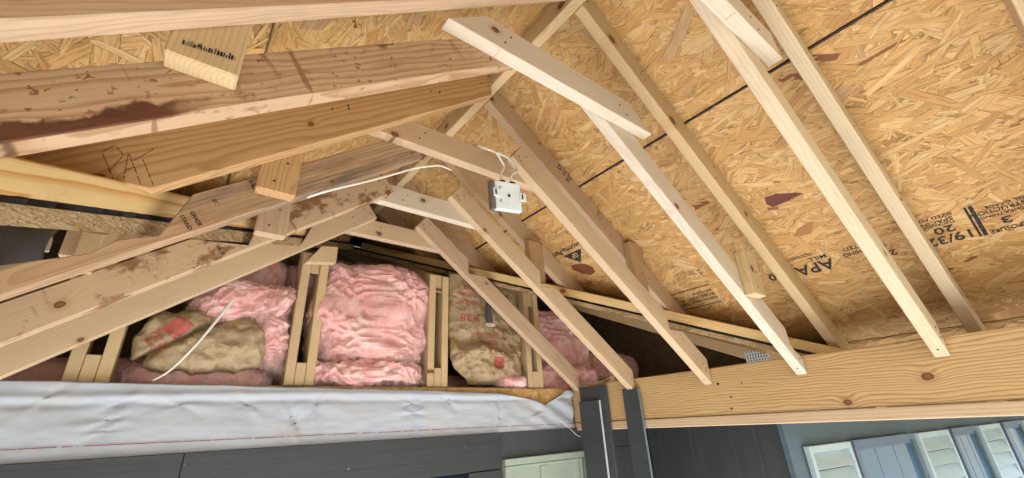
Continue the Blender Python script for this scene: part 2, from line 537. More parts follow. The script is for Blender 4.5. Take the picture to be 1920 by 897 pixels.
def xz_board(name, label, cat, pts, y, side, mat, group=None, parent=None, th=T):
    u, w = (UR, WR) if side == 'R' else (UL, WL) if side == 'L' else (X_, Z_)
    # origin at the lowest corner of the board so that local z starts at its lower edge
    uu, ww = Vector(u), Vector(w)
    lo_w = min(p[0] * ww.x + p[1] * ww.z for p in pts); lo_u = min(p[0] * uu.x + p[1] * uu.z for p in pts)
    O = uu * lo_u + ww * lo_w
    poly = [(p[0] * uu.x + p[1] * uu.z - lo_u, p[0] * ww.x + p[1] * ww.z - lo_w) for p in pts]
    o = prism(name, (O.x, y, O.z), u, w, poly, th, mat, parent)
    if parent is None: tag(o, label, cat, group)
    return o

# ------------------------------------------------------------------ ground, porch floor
gm = bpy.data.meshes.new('ground')
gm.from_pydata([(-400, -400, 0), (400, -400, 0), (400, 400, 0), (-400, 400, 0)], [], [(0, 1, 2, 3)])
tag(mesh_obj('ground', gm, M['ground'], Matrix.Translation((0, 0, -.12))), kind='structure')
tag(box('porch_floor', -1.5, 3.2, -.55, WY - .02, -H - .11, -H, M['concrete'], None, .006), kind='structure')  # unseen slab, kept short and pale to bounce light up; soil beyond kept dark

# ------------------------------------------------------------------ roof sheathing with real strands
def strand_mesh(name, n, inside, ext, seed, warm=1.0):
    """n flakes on a sheet; local (x along the slope, y along the sheet), facing -z"""
    r = np.random.default_rng(seed)
    n = int(n * 1.15)
    cx = r.uniform(ext[0], ext[1], n); cy = r.uniform(ext[2], ext[3], n)
    keep = inside(cx, cy); cx, cy = cx[keep], cy[keep]; n = len(cx)
    L = r.lognormal(math.log(.072), .45, n).clip(.015, .17); Wd = r.lognormal(math.log(.016), .66, n).clip(.002, .055)
    th = math.pi / 2 + r.normal(0, .62, n)
    h = r.uniform(.0003, .0022, n)
    m = 4
    n_ = 0
    s = np.linspace(-1, 1, m)
    jag = r.normal(0, 1, (n, 2, m))
    # outline: m points on one end, m points on the other
    t1 = s[None, :] * np.ones((n, 1))
    e1 = np.stack([(.5 + .05 * jag[:, 0]) * L[:, None], t1 * Wd[:, None] / 2 * (1 + .04 * jag[:, 1])], -1)
    e2 = np.stack([-(.5 + .05 * jag[:, 1]) * L[:, None], -t1 * Wd[:, None] / 2 * r.uniform(.6, 1.1, (n, 1))], -1)
    loc = np.concatenate([e1, e2], 1)                       # n, 2m, 2
    c, s_ = np.cos(th)[:, None], np.sin(th)[:, None]
    px = cx[:, None] + loc[..., 0] * c - loc[..., 1] * s_
    py = cy[:, None] + loc[..., 0] * s_ + loc[..., 1] * c
    tilt = r.normal(0, .006, (n, 1))
    pz = -(h[:, None] + tilt * loc[..., 1] * .6)
    px = px.clip(ext[0] + .001, ext[1] - .001)
    V = np.stack([px, py, np.minimum(pz, -.0001)], -1).reshape(-1, 3)
    F = [list(range(i * 2 * m, (i + 1) * 2 * m))[::-1] for i in range(n)]
    me = bpy.data.meshes.new(name)
    me.from_pydata(V.tolist(), [], F)
    pal = np.array([(.50, .30, .11), (.58, .37, .155), (.63, .44, .215), (.54, .33, .13), (.44, .245, .085), (.57, .40, .20), (.38, .20, .07), (.22, .085, .035), (.40, .28, .16)])
    pw = np.array([.2, .22, .15, .16, .12, .08, .045, .004, .013]); pw /= pw.sum()
    k = r.choice(len(pal), n, p=pw)
    base = pal[k] * .68 + np.array([(.57, .345, .135)]) * .32
    base[k == 7] = pal[7]
    base = (base * r.uniform(.92, 1.07, (n, 1))).clip(0, .8)
    colr = np.concatenate([np.repeat(base, 2 * m, 0), np.ones((n * 2 * m, 1))], 1)
    at = me.attributes.new('Col', 'FLOAT_COLOR', 'POINT')
    at.data.foreach_set('color', colr.astype(np.float32).ravel())
    g = np.concatenate([loc + r.uniform(0, 50, (n, 1, 2)), np.repeat(r.uniform(0, 90, (n, 1, 1)), 2 * m, 1)], -1).reshape(-1, 3)
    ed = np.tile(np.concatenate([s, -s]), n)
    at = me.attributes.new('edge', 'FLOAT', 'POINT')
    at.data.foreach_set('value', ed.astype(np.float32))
    at = me.attributes.new('grain', 'FLOAT_VECTOR', 'POINT')
    at.data.foreach_set('vector', g.astype(np.float32).ravel())
    return me

YF = -1.6                                                   # front edge of the porch roof
def yv_r(x): return WY + (CD - .75 * x - RZ0) / RS            # where the sheathing meets the old roof
def yv_l(x): return WY + (CDL + .75 * x - RZ0) / RS
deckR = tag(empty('roof_sheathing', (2.3, -.5, CD - .75 * 2.3)), 'stamped strand board sheathing across the right slope of the porch roof', 'sheathing')
deckL = tag(empty('roof_sheathing', (-.7, -.5, CDL - .75 * .7)), 'strand board sheathing above the left rafters, seen in narrow slivers', 'sheathing')
TS = .0119
def sheet(parent, side, x0, x1, y0, y1, nfl, seed):
    """a sheet between x0..x1 (plan) and y0..y1, cut off along the valley"""
    u, w = (UR, WR) if side == 'R' else (UL, WL)
    c = CD if side == 'R' else CDL
    sg = -1 if side == 'R' else 1
    yv = yv_r if side == 'R' else yv_l
    pts = []
    pa, pb = min(y1, yv(x0)), min(y1, yv(x1))
    poly = [(x0, y0), (x1, y0), (x1, pb)]
    # where the valley leaves y1
    xc = None
    if (yv(x0) - y1) * (yv(x1) - y1) < 0:
        xc = x0 + (x1 - x0) * (y1 - yv(x0)) / (yv(x1) - yv(x0))
        poly.append((xc, y1))
    poly.append((x0, pa))
    O = Vector((x0, y0, c + sg * .75 * x0))
    # local frame: x along u, y along +Y, z = w
    uu, ww = Vector(u), Vector(w)
    m = Matrix((uu, Vector((0, 1, 0)), ww)).transposed().to_4x4()
    m.translation = (O.x, O.y, O.z + H)
    bm = bmesh.new()
    lp = [((p[0] - x0) / .8, p[1] - y0) for p in poly]
    f = bm.faces.new([bm.verts.new((a, b, 0)) for a, b in lp])
    r = bmesh.ops.extrude_face_region(bm, geom=[f])
    bmesh.ops.translate(bm, vec=(0, 0, TS), verts=[v for v in r['geom'] if isinstance(v, bmesh.types.BMVert)])
    bmesh.ops.recalc_face_normals(bm, faces=bm.faces[:])
    me = bpy.data.meshes.new('sheathing_panel')
    bm.to_mesh(me); bm.free()
    o = mesh_obj('sheathing_panel', me, M['osb'], m, parent)
    def inside(a, b):
        xw = x0 + a * .8; yw = y0 + b
        return (yw < yv(xw) - .01)
    sm = strand_mesh('strands', nfl, inside, (0, (x1 - x0) / .8, 0, y1 - y0), seed)
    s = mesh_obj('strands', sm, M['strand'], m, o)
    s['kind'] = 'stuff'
    return o
S = 1.314                                                    # sheet joint seen on the right slope
g_ = .0022
shR_low_near = sheet(deckR, 'R', S + g_, 2.29, YF, .925, 9000, 1)
shR_low_far = sheet(deckR, 'R', S + g_, 2.29, .929, 2.6, 4200, 2)
shR_up = sheet(deckR, 'R', XR + .012, S - g_, YF, .30, 3400, 3)
shR_up2 = sheet(deckR, 'R', XR + .012, S - g_, .304, 2.9, 5200, 4)
sheet(deckR, 'R', 2.294, 2.55, YF, 1.0, 900, 8)
sheet(deckL, 'L', .02, XR - .012, YF, 1.35, 8000, 5)
sheet(deckL, 'L', .02, XR - .012, 1.354, 3.0, 3200, 6)
sheet(deckL, 'L', -.92, .016, YF, 1.9, 8500, 7)

# unseen sheets added over the sheathing to block sun through joints and ridge
def light_block(par, side):
    pts = [(XR - .04, YF - .02), (2.56, YF - .02), (2.56, yv_r(2.56) + .1), (XR - .04, yv_r(XR) + .1)] if side == 'R' else [(-.94, YF - .02), (XR + .07, YF - .02), (XR + .07, yv_l(XR) + .1), (-.94, yv_l(-.94) + .1)]
    vs = []
    for dz in (.017, .021):
        for (x, y) in pts:
            vs.append((x, y, (CD - .75 * x if side == 'R' else CDL + .75 * x) + dz + .004 + H))
    fs = [(0, 3, 2, 1), (4, 5, 6, 7), (0, 1, 5, 4), (1, 2, 6, 5), (2, 3, 7, 6), (3, 0, 4, 7)]
    me = bpy.data.meshes.new('light_block_sheet'); me.from_pydata(vs, [], fs)
    mesh_obj('light_block_sheet', me, M['felt'], Matrix.Identity(4), par)
light_block(deckR, 'R'); light_block(deckL, 'L')
def on_deck(x, y, off=.0030):
    return (x - .6 * off, y, CD - .75 * x - .8 * off)
# inked sheet edges along the joint
for (ya, yb) in ((-.45, .30), (.30, .62), (.62, .925), (.93, 1.55), (1.55, 2.1)):
    quad_mark('edge_stripe', on_deck(S + .0025, ya), Y_, UR, yb - ya, .0036, M['blue_ink'], shR_low_near if yb < .95 else shR_low_far)
# stencilled grade stamps, upside down as seen from the floor: they read toward the house
def dstamp(txt, x, y, size, par, stretch=1.0, mat='ink'):
    return stamp('grade_stamp', txt, on_deck(x, y, .0034), Y_, UR, size, M[mat], par, stretch)
A_ = shR_low_near
dstamp('APA', 1.927, .455, .072, A_, 1.0)
dstamp('MILL', 1.905, .462, .026, A_, 1.2)
dstamp('010', 1.905, .598, .036, A_, 1.2)
dstamp('000', 1.927, .61, .050, A_, 1.1)
quad_mark('stamp_rule', on_deck(1.893, .50, .0034), Y_, UR, .155, .003, M['ink'], A_)
quad_mark('stamp_rule', on_deck(1.886, .50, .0034), Y_, UR, .155, .003, M['ink'], A_)
dstamp('RATED', 1.905, .325, .022, A_, 1.2)
dstamp('SHEATHING', 1.925, .285, .024, A_, 1.0)
dstamp('24/16', 1.955, .27, .036, A_, 1.1)
dstamp('1', 1.955, .215, .036, A_, 1.1)
dstamp('19/32', 1.955, .068, .048, A_, 1.1)
dstamp('20', 1.925, .105, .040, A_, 1.3)
dstamp('SIZED FOR', 1.885, .094, .018, A_, 1.1)
dstamp('SPACING', 1.899, .098, .020, A_, 1.2)
dstamp('THICKNESS', 1.912, .096, .014, A_, 1.1)
quad_mark('stamp_bar', on_deck(1.886, .046, .0034), Y_, UR, .010, .125, M['ink'], A_)
quad_mark('stamp_bar', on_deck(1.886, .060, .0034), Y_, UR, .006, .125, M['ink'], A_)
dstamp('EXPOSURE 1', 1.975, -.055, .022, A_, .9)
dstamp('3', 1.945, -.02, .036, A_, 1.6)
dstamp('PANEL GRADE', 1.90, -.09, .016, A_, 1.1)
dstamp('CONSTRUCTION', 1.912, -.11, .020, A_, 1.1)
dstamp('SHEATHING', 1.928, -.05, .016, A_, 1.1)
F_ = shR_low_far
dstamp('SUSTAINABLE', 1.953, .935, .020, F_, 1.05)
dstamp('FORESTRY', 1.932, .94, .024, F_, 1.15)
dstamp('INITIATIVE', 1.915, .94, .018, F_, 1.1)
dstamp('CERTIFIED', 1.953, 1.085, .020, F_, .9)
dstamp('SOURCING', 1.935, 1.09, .016, F_, .9)
dstamp('15', 1.915, 1.095, .020, F_, 1.2)
quad_mark('stamp_rule', on_deck(1.893, .932, .0034), Y_, UR, .24, .0045, M['ink'], F_)
quad_mark('stamp_rule', on_deck(1.982, .932, .0034), Y_, UR, .24, .0045, M['ink'], F_)
dstamp('Georgia-Pacific', 1.512, 1.335, .046, F_, .92)
tri = bpy.data.meshes.new('stamp_triangle')
tri.from_pydata([(0, 0, 0), (.13, 0, 0), (.065, .075, 0)], [], [(0, 1, 2)])
_m = Matrix((Vector(Y_), Vector(UR), Vector(Y_).cross(Vector(UR)))).transposed().to_4x4()
_p = on_deck(1.545, 1.37, .0034); _m.translation = (_p[0], _p[1], _p[2] + H)
mesh_obj('stamp_triangle', tri, M['ink'], _m, F_)
stamp('grade_stamp', 'GP', on_deck(1.552, 1.412, .0044), Y_, UR, .040, plain('pale_wood_ink', (.5, .34, .16), .8), F_, .85)
# dark bark flakes that stand out on the sheet
def bark(x, y, pts, par, c):
    me = bpy.data.meshes.new('bark_flake')
    me.from_pydata([(p[0], p[1], 0) for p in pts], [], [tuple(range(len(pts)))])
    m = Matrix((Vector(Y_), Vector(UR), Vector(Y_).cross(Vector(UR)))).transposed().to_4x4()
    p = on_deck(x, y, .0030); m.translation = (p[0], p[1], p[2] + H)
    mesh_obj('bark_flake', me, wood('bark_flake', c, tuple(a * .5 for a in c), 420, .8, 0, blotch=.5), m, par)
bark(1.645, .405, [(0, .042), (.02, .03), (.075, .004), (.115, .0), (.122, .03), (.11, .052), (.05, .05)], A_, (.16, .055, .04))
bark(1.598, 1.395, [(0, .06), (.01, .095), (.05, .1), (.09, .07), (.118, .03), (.11, 0), (.05, .012), (.02, .03)], F_, (.20, .07, .035))
bark(1.78, .43, [(0, 0), (.06, .01), (.09, .04), (.03, .05)], A_, (.40, .19, .08))
bark(1.10, -.10, [(0, 0), (.12, .02), (.14, .10), (.05, .13), (-.02, .07)], shR_up, (.38, .18, .10))

# ------------------------------------------------------------------ ridge board
rb = box('ridge_board', XR - .019, XR + .019, YF, 3.05, 1.248, 1.344, M['spruce_yellow'], None, .003, 'y')
tag(rb, 'ridge board running to the house under the peak of the roof', 'ridge board')

# ------------------------------------------------------------------ beams
beam = box('support_beam', BX, BX + .114, -1.55, WY - .004, -.004, .196, M['beam_pine'], None, .004, 'y')
tag(beam, 'thick yellow pine support beam with dark grain along the right side', 'beam')
ob = box('support_beam', BX + .118, BX + .27, -1.55, .60, -.004, .196, M['beam_pine'], None, .004, 'y')
tag(ob, 'outer pine beam hidden behind the grainy inner beam', 'beam')
st = box('nailing_strip', BX - .006, BX + .084, -1.55, WY - .01, -.046, -.006, M['spruce'], None, .003, 'y')
tag(st, 'pale smooth nailing strip fixed along the underside of the pine beam', 'strip')
lb = box('support_beam', -.92, -.66, -1.55, WY - .004, -.09, .11, M['beam_pine'], None, .004, 'y')
tag(lb, 'support beam carrying the lower ends of the left rafters', 'beam')
for bxp in (-.86, BX + .03):
    tag(box('porch_post', bxp, bxp + .14, -1.55, -1.41, -H - .13, -.006 - (.04 if bxp > 0 else .086), M['beam_pine'], None, .004, 'z'),
        'pine porch post under the front end of the %s beam' % ('right' if bxp > 0 else 'left'), 'post')
for (y, x, r) in ((1.02, 1.962, .006), (.985, 1.962, .006)):
    pass

# ------------------------------------------------------------------ main rafters (upper layer)
ordn = ['nearest the house', 'second from the house', 'third from the house', 'fourth from the house', 'fifth from the house']
cut_r = {}
def rafter(side, y, mat, label, to_roof, group=None, d=D):
    """upper rafter; lower end on the valley plate (to_roof) or over the beam"""
    k = d / .8
    if side == 'R':
        x0 = XR + .0195
        cb, ct = CR, CR + .1135
        if to_roof:
            zc = zr(y) + .047
            pts = [(x0, cb - .75 * x0), ((cb - zc) / .75, zc), ((ct - zc) / .75, zc), (x0, ct - .75 * x0)]
        else:
            pts = [(x0, cb - .75 * x0), (2.22, cb - .75 * 2.22), (2.22, .198), (2.24, .198), (2.50, cb - .75 * 2.42), (2.50, ct - .75 * 2.5), (x0, ct - .75 * x0)]
            pts = [(x0, cb - .75 * x0), (2.218, cb - .75 * 2.218), (2.50, cb - .75 * 2.50), (2.50, ct - .75 * 2.5), (x0, ct - .75 * x0)]
            pts = [pts[0], (2.214, cb - .75 * 2.214), (2.26, cb - .75 * 2.26), (2.50, cb - .75 * 2.5), pts[3], pts[4]]
            pts = [pts[0], pts[3], pts[4], pts[5]]
    else:
        x1 = XR - .0195
        cb, ct = CRL, CRL + .1135
        lo = {1.056: (.577, .796), .591: (.612, .848)}.get(y)
        if lo:
            a0, b0 = lo
            zc = zr(y) + .100
            xs = (zc - a0) / b0 if to_roof else -.90
            xt = (zc - .743) / .75 if to_roof else -.90
            pts = [(xs, a0 + b0 * xs), (x1, a0 + b0 * x1), (x1, .743 + .75 * x1), (xt, .743 + .75 * xt)]
            if not to_roof: pts = [(-.90, .743 - .75 * .9 - .12), (-.62, .743 - .75 * .62 - .17)] + pts[1:]
        elif to_roof:
            zc = zr(y) + .100
            pts = [((zc - cb) / .75, zc), (x1, cb + .75 * x1), (x1, ct + .75 * x1), ((zc - ct) / .75, zc)]
        else:
            pts = [(-.90, cb - .75 * .90), (x1, cb + .75 * x1), (x1, ct + .75 * x1), (-.90, ct - .75 * .90)]
    o = xz_board('rafter', label, 'rafter', pts, y, side, mat, group)
    rr_ = random.Random(int(y * 1000) + (side == 'R'))
    for i_ in range(9):
        xx = (XR + .03 + rr_.choice((.0, .02, .25, .27, .31, .62, .66, .9)) + rr_.uniform(-.01, .01)) if side == 'R' else (XR - .03 - rr_.choice((.0, .02, .2, .24, .5, .55)) - rr_.uniform(0, .02))
        zz = (CR - .75 * xx if side == 'R' else CRL + .75 * xx) + rr_.uniform(.03, .09)
        nail((xx, y - .0008, zz), o)
    return o
YR = [2.005, 1.556, 1.132, .591, .177]                        # front faces of the right rafters
YL = [2.005, 1.556, 1.056, .591, .177]
mr = ['spruce_pink', 'spruce', 'spruce_pink', 'spruce_yellow', 'spruce_cream']
ml = ['fir_brown', 'fir_orange', 'fir_orange', 'spruce_pink', 'spruce']
lr = ['short jack rafter on the right slope, last one before the dark roof cavity',
      'tan rafter on the right slope ending on the valley plate behind the hanging electrical box',
      'pinkish rafter on the right slope carrying three small black stamps',
      'long yellow-tan rafter on the right slope beside the top of the leaning collar tie',
      'thick cream rafter on the right slope ending beside the black sheathing stamps']
ll = ['short jack rafter on the left slope nearest the house, mostly hidden',
      'narrow orange rafter strip on the left slope above the grey weathered board',
      'wide orange rafter on the left with a big red knot and pencil scribbles',
      'brown rafter with a white lower edge running along the top left of the view',
      'left rafter overhead just out of sight above the top edge']
RR, RL = [], []
for k in range(5):
    RR.append(rafter('R', YR[k], M[mr[k]], lr[k], k < 3))
    RL.append(rafter('L', YL[k], M[ml[k]], ll[k], k < 3))
# a further pair inside the dark valley, and those behind the viewer
tag(rafter('R', 2.335, M['fir_brown'], 'x', True), 'dim jack rafter deep in the peak beyond the collar ties', 'rafter')
for y in (-.225,):
    lab = 'pale rafter cut by the top right corner of the view' if y > -.3 else None
    r_ = rafter('R', y, M['spruce'], lab or 'front right rafter behind the viewer', False, None if lab else 'rafters behind the viewer')

# ------------------------------------------------------------------ vault boards below the rafters (2x4, birdsmouth where they pass the old roof)
K = D / .8
YLb = [1.879, 1.48, 1.056, .667, .253]                        # right side
YLl = [1.879, 1.48, 1.130, .667, .253]                        # left side
cL = [1.632, 1.592, 1.590, 1.590, 1.60]
nR = [(1.185, .772), (1.347, .612), (1.700, .350), (1.875, .215), None]
xb = [.868, .84, .865, .84, .74]
mL = ['spruce_pink', 'spruce', 'spruce', 'spruce_white', 'spruce_cream']
labL = ['lowest tan vault board on the right, its foot beside the double dark trim boards',
        'vault board on the right ending just above the single dark trim board',
        'long pinkish vault board on the right running down beside the electrical box',
        'whitish grey vault board on the right with a rounded nailed foot',
        'cream vault board on the right with a knot near its nailed foot over the beam']
LB = []
for k in range(5):
    cb = cL[k]; ct = cb + K
    a = Vector((xb[k], cb - .75 * xb[k])); b = a + Vector((.6, .8)) * D
    xe = BX - .009 if k < 4 else BX - .006
    pts = [tuple(a), (xe, cb - .75 * xe), (xe, ct - .75 * xe)]
    if nR[k]:
        xn, zn = nR[k]
        xt = (ct - zn) / .75
        if xt >= xe - .01:
            pts = [tuple(a), (xe, cb - .75 * xe), (xe, zn - .03), (xn + .02, zn), (xn, zn + .02)]
        else:
            pts += [(xt, zn), (xn, zn)]
        pts += [(xn, ct - .75 * xn)]
    pts += [tuple(b)]
    o = xz_board('vault_board', labL[k], 'board', pts, YLb[k], 'R', M[mL[k]])
    LB.append(o)
    yf = YLb[k] - .0008
    for (s, w_) in ((.02, .03), (.045, .06), (.04, .02)):
        p = a + Vector((.8, -.6)) * s + Vector((.6, .8)) * w_
        nail((p.x, yf, p.y), o)
    for (dx, dz) in ((.03, .035), (.015, .06), (.045, .055)):
        x_ = xe - dx; nail((x_, yf, cb - .75 * x_ + dz), o)
    x_ = xe - .03; nail((x_, YLb[k] + .019, cb - .75 * x_ - .0008), o, (-.6, 0, -.8))
cLL = [.48, .466, .458, .482, .47]
xe_ = [.655, .578, .60, .60, .60]
mLL = ['spruce', 'spattered', 'weathered', 'stained', 'spruce']
labLL = ['clean tan vault board on the left, lowest and closest to the house wall',
         'vault board on the left spattered with brown mud above the clean lowest one',
         'grey weathered vault board on the left with black stamps and a dark knot',
         'brown-stained vault board on the left with bark and a bright white lower edge',
         'left vault board overhead just outside the top of the view']
LLB = []
for k in range(5):
    cb = cLL[k]; ct = cb + K
    xs = -.655
    e = Vector((xe_[k], cb + .75 * xe_[k])); e2 = e + Vector((-.6, .8)) * D
    pts = [(xs, cb + .75 * xs), tuple(e), tuple(e2)]
    if k == 0: pts += [(.372, ct + .75 * .372), (.335, .764), (.232, .762), (.226, ct + .75 * .226)]
    elif k == 1: pts += [(.14, ct + .75 * .14), (.112, .563), (-.02, .553), (-.035, ct + .75 * -.035)]
    elif k == 2: pts += [(-.045, ct + .75 * -.045 - .004), (-.082, .416), (-.145, .392), (-.178, .355), (-.30, .304)]
    pts += [(xs, (ct if k != 2 else .53) + .75 * xs)]
    o = xz_board('vault_board', labLL[k], 'board', pts, YLl[k], 'L', M[mLL[k]])
    LLB.append(o)
    for (s, w_) in ((.02, .03), (.035, .065), (.11, .05), (.12, .02)):
        p = e - Vector((.8, .6)) * s + Vector((-.6, .8)) * w_
        nail((p.x, YLl[k] - .0008, p.y), o)
if 0: tag(xz_board('vault_board', 'x', 'board', [(.84, 1.59 - .63), (BX - .009, 1.59 - .75 * (BX - .009)), (BX - .009, 1.59 + K - .75 * (BX - .009)), (.893, 1.59 + K - .67)], -.15, 'R', M['spruce']),
    'next vault board out of view beyond the right edge', 'board')

# ------------------------------------------------------------------ collar ties
tieY = [1.917, 1.518, 1.094, .629, .215]
tieZ = [.884, .866, .866, .886, .886]
tieX = [(.50, 1.20), (.46, 1.11), (.33, 1.12), (.345, 1.14), (.34, 1.16)]
mT = ['spruce', 'spruce_white', 'spruce_pink', 'spruce_white', 'spruce_white']
labT = ['lowest collar tie, smooth and pale, just above the pink insulation',
        'collar tie with pencil ticks and saw marks below the wide tan one',
        'wide tan collar tie with the white cable looped over it',
        'big whitish collar tie leaning across the upper middle of the view',
        'white collar tie end poking in from the top edge between two cream rafters']
TIE = []
for k in range(5):
    x0, x1 = tieX[k]; z0 = tieZ[k]; d = D
    dx = d / .75
    pts = [(x0, z0), (x1, z0), (x1 - dx * (.85 if k != 4 else .12), z0 + d), (x0 + dx * .95, z0 + d)]
    o = xz_board('collar_tie', labT[k], 'collar tie', pts, tieY[k], 'X', M[mT[k]])
    TIE.append(o)
    for i, xx in enumerate((x0 + .17, x0 + .19, x1 - .16, x1 - .13)):
        nail((xx, tieY[k] - .0008, z0 + (.03, .06, .05, .025)[i]), o)
    # pencil ticks on the lower edge
    for xx in ([.50, .97] if k == 3 else [.60, .70, .78, .84] if k == 1 else [.62] if k == 2 else [.9] if k == 4 else []):
        quad_mark('pencil_mark', (xx, tieY[k] + .036, z0 - .0012), (0, -1, 0), (1, 0, 0), .034, .0014, M['ink_faint'], o)
quad_mark('pencil_mark', (.548, 1.5172, .876), (.5, 0, 1), (-1, 0, .5), .03, .0012, M['ink_faint'], TIE[1])
quad_mark('pencil_mark', (.563, 1.5172, .876), (-.5, 0, 1), (-1, 0, -.5), .02, .0012, M['ink_faint'], TIE[1])

# ------------------------------------------------------------------ spacer blocks between the two layers
def block(label, x0, x1, z0, z1, y, mat, th=T):
    o = box('spacer_block', x0, x1, y, y + th, z0, z1, M[mat], None, .003, 'z')
    tag(o, label, 'block')
    for dz in (.03, .09):
        if z0 + dz < z1: nail((x0 + (x1 - x0) * (.4 if dz < .05 else .65), y - .0008, z0 + dz), o)
    return o
block('short spacer block between rafter and vault board beside the sheathing logo', 1.322, 1.418, .655, .87, 1.5185, 'fir_brown')
block('spacer block with a crooked white end hanging on the stamped pinkish rafter', 1.572, 1.660, .523, .76, 1.0945, 'fir_brown')
block('spacer block wedged between the whitish and the yellow-tan boards on the right', 1.600, 1.690, .388, .56, .6295, 'spruce_yellow')
block('square spacer block in front of the grey weathered board on the left', .072, .163, .570, .75, 1.0945, 'fir_orange')
block('spacer block on the mud-spattered board below the weathered one', .118, .208, .598, .78, 1.4415, 'spruce_pink')
b3 = block('big spacer block with a black stamp and pale end at upper left', -.103, -.012, .503, .66, .6295, 'spruce_yellow')
tri_x = -.012
bx_ = -.086
while bx_ < -.022:
    bw_ = random.choice((.0008, .0014, .0022, .003))
    quad_mark('barcode_bar', (bx_, .6286, .524 + .10 * (bx_ + .086)), X_, Z_, bw_, random.choice((.006, .009, .009, .012)), M['ink'], b3)
    bx_ += bw_ + random.choice((.0006, .001, .0018))

# stamps on boards
def face_stamp(o, txt, x, z, y, u, up, size, mat='ink_faint', st=1.0):
    stamp('grade_stamp', txt, (x, y - .0009, z), u, up, size, M[mat], o, st)
up_ = (.8, 0, -.6); ru = (.6, 0, .8)
face_stamp(RR[2], 'STUD', 1.20, 1.03, 1.132, ru, (-.8, 0, .6), .034, 'ink', 1.1)
face_stamp(RR[2], 'S-DRY', 1.222, 1.012, 1.132, ru, (-.8, 0, .6), .026, 'ink')
face_stamp(RR[2], 'KD-HT', 1.245, .985, 1.132, ru, (-.8, 0, .6), .032, 'ink', 1.2)
face_stamp(RR[2], 'SPF', 1.09, 1.125, 1.132, ru, (-.8, 0, .6), .012, 'ink', 1.0)
_x, _z, _y = 1.43, .862, 1.132 - .0009
for (dx, dz, a, b) in ((0, 0, .04, .003), (0, .034, .04, .003), (0, 0, .003, .036), (.037, 0, .003, .036)):
    pass
def tframe(o, x, z, y, u, up, a, b, t=.0025):
    u = Vector(u).normalized(); v = Vector(up).normalized(); P0 = Vector((x, y - .0009, z))
    for (du, dv, la, lb_) in ((0, 0, a, t), (0, b - t, a, t), (0, 0, t, b), (a - t, 0, t, b)):
        p = P0 + u * du + v * dv
        quad_mark('stamp_frame', p, u, v, la, lb_, M['ink_faint'], o)
tframe(RR[2], 1.43, .845, 1.132, ru, (-.8, 0, .6), .045, .032)
face_stamp(RR[2], 'HT', 1.424, .862, 1.132, ru, (-.8, 0, .6), .026)
face_stamp(LLB[2], 'STAND', -.058, .470, 1.130, (.62, 0, -.78), (.78, 0, .62), .012, 'ink')
face_stamp(LLB[2], 'GRADE', -.042, .484, 1.130, (.62, 0, -.78), (.78, 0, .62), .012, 'ink')
face_stamp(LLB[2], 'S-DRY', .055, .60, 1.130, (.62, 0, -.78), (.78, 0, .62), .014, 'ink', 1.3)
face_stamp(LLB[2], 'R', .0, .515, 1.130, (.8, 0, .6), (-.6, 0, .8), .020)
face_stamp(LLB[1], 'HT 00', .03, .54, 1.480, (.62, 0, -.78), (.78, 0, .62), .013, 'ink')
# pencil scribbles on the wide orange rafter
for (xa, za), (xb_, zb_) in [((-0.2025, 0.5427), (-0.1593, 0.4664)), ((-0.2025, 0.5427), (-0.1877, 0.565)), ((-0.1877, 0.565), (-0.1711, 0.5483)), ((-0.1711, 0.5483), (-0.183, 0.5052)), ((-0.1656, 0.557), (-0.1583, 0.496)), ((-0.1656, 0.557), (-0.13, 0.4914)), ((-0.1616, 0.5127), (-0.1471, 0.5276)), ((-0.1422, 0.5526), (-0.1103, 0.4945)), ((-0.1539, 0.5383), (-0.1234, 0.5873))]:
    dv = Vector((xb_ - xa, 0, zb_ - za)); l_ = dv.length; dv.normalize()
    quad_mark('pencil_mark', (xa, 1.0551, za), dv, (-dv.z, 0, dv.x), l_, .0019, M['pencil'], RL[2])

# ------------------------------------------------------------------ valley plates and the old house roof
DZL = .0375                                                    # the left part of the old roof sits a little higher
def valley_pt(side, y, c):
    z = zr(y) + (DZL if side == 'L' else 0)
    return Vector((((c - z) / .75) if side == 'R' else ((z - c) / .75), y, z))
nR_ = Vector((0, -RS, 1)).normalized()
def plate(side, c, y0, y1, thick, wid, label):
    a, b = valley_pt(side, y0, c), valley_pt(side, y1, c)
    u = (b - a); L = u.length; u.normalize()
    w = nR_
    t = w.cross(u)
    # the plate lies on the roof on the outer side of its visible edge
    outer = Vector((1, 0, 0)) if side == 'R' else Vector((-1, 0, 0))
    O = a if t.dot(outer) > 0 else a - t * wid
    o = prism('valley_plate', O, u, w, rect(L, thick), wid, M['valley_pine'], None, .003)
    return tag(o, label, 'valley plate')
plate('R', 1.80, .60, 2.75, .042, .14, 'yellow valley plate lying along the cut roof edge on the right')
plate('L', .55, .60, 2.5, .060, .14, 'flame-grained valley plate lying along the cut roof edge on the left')

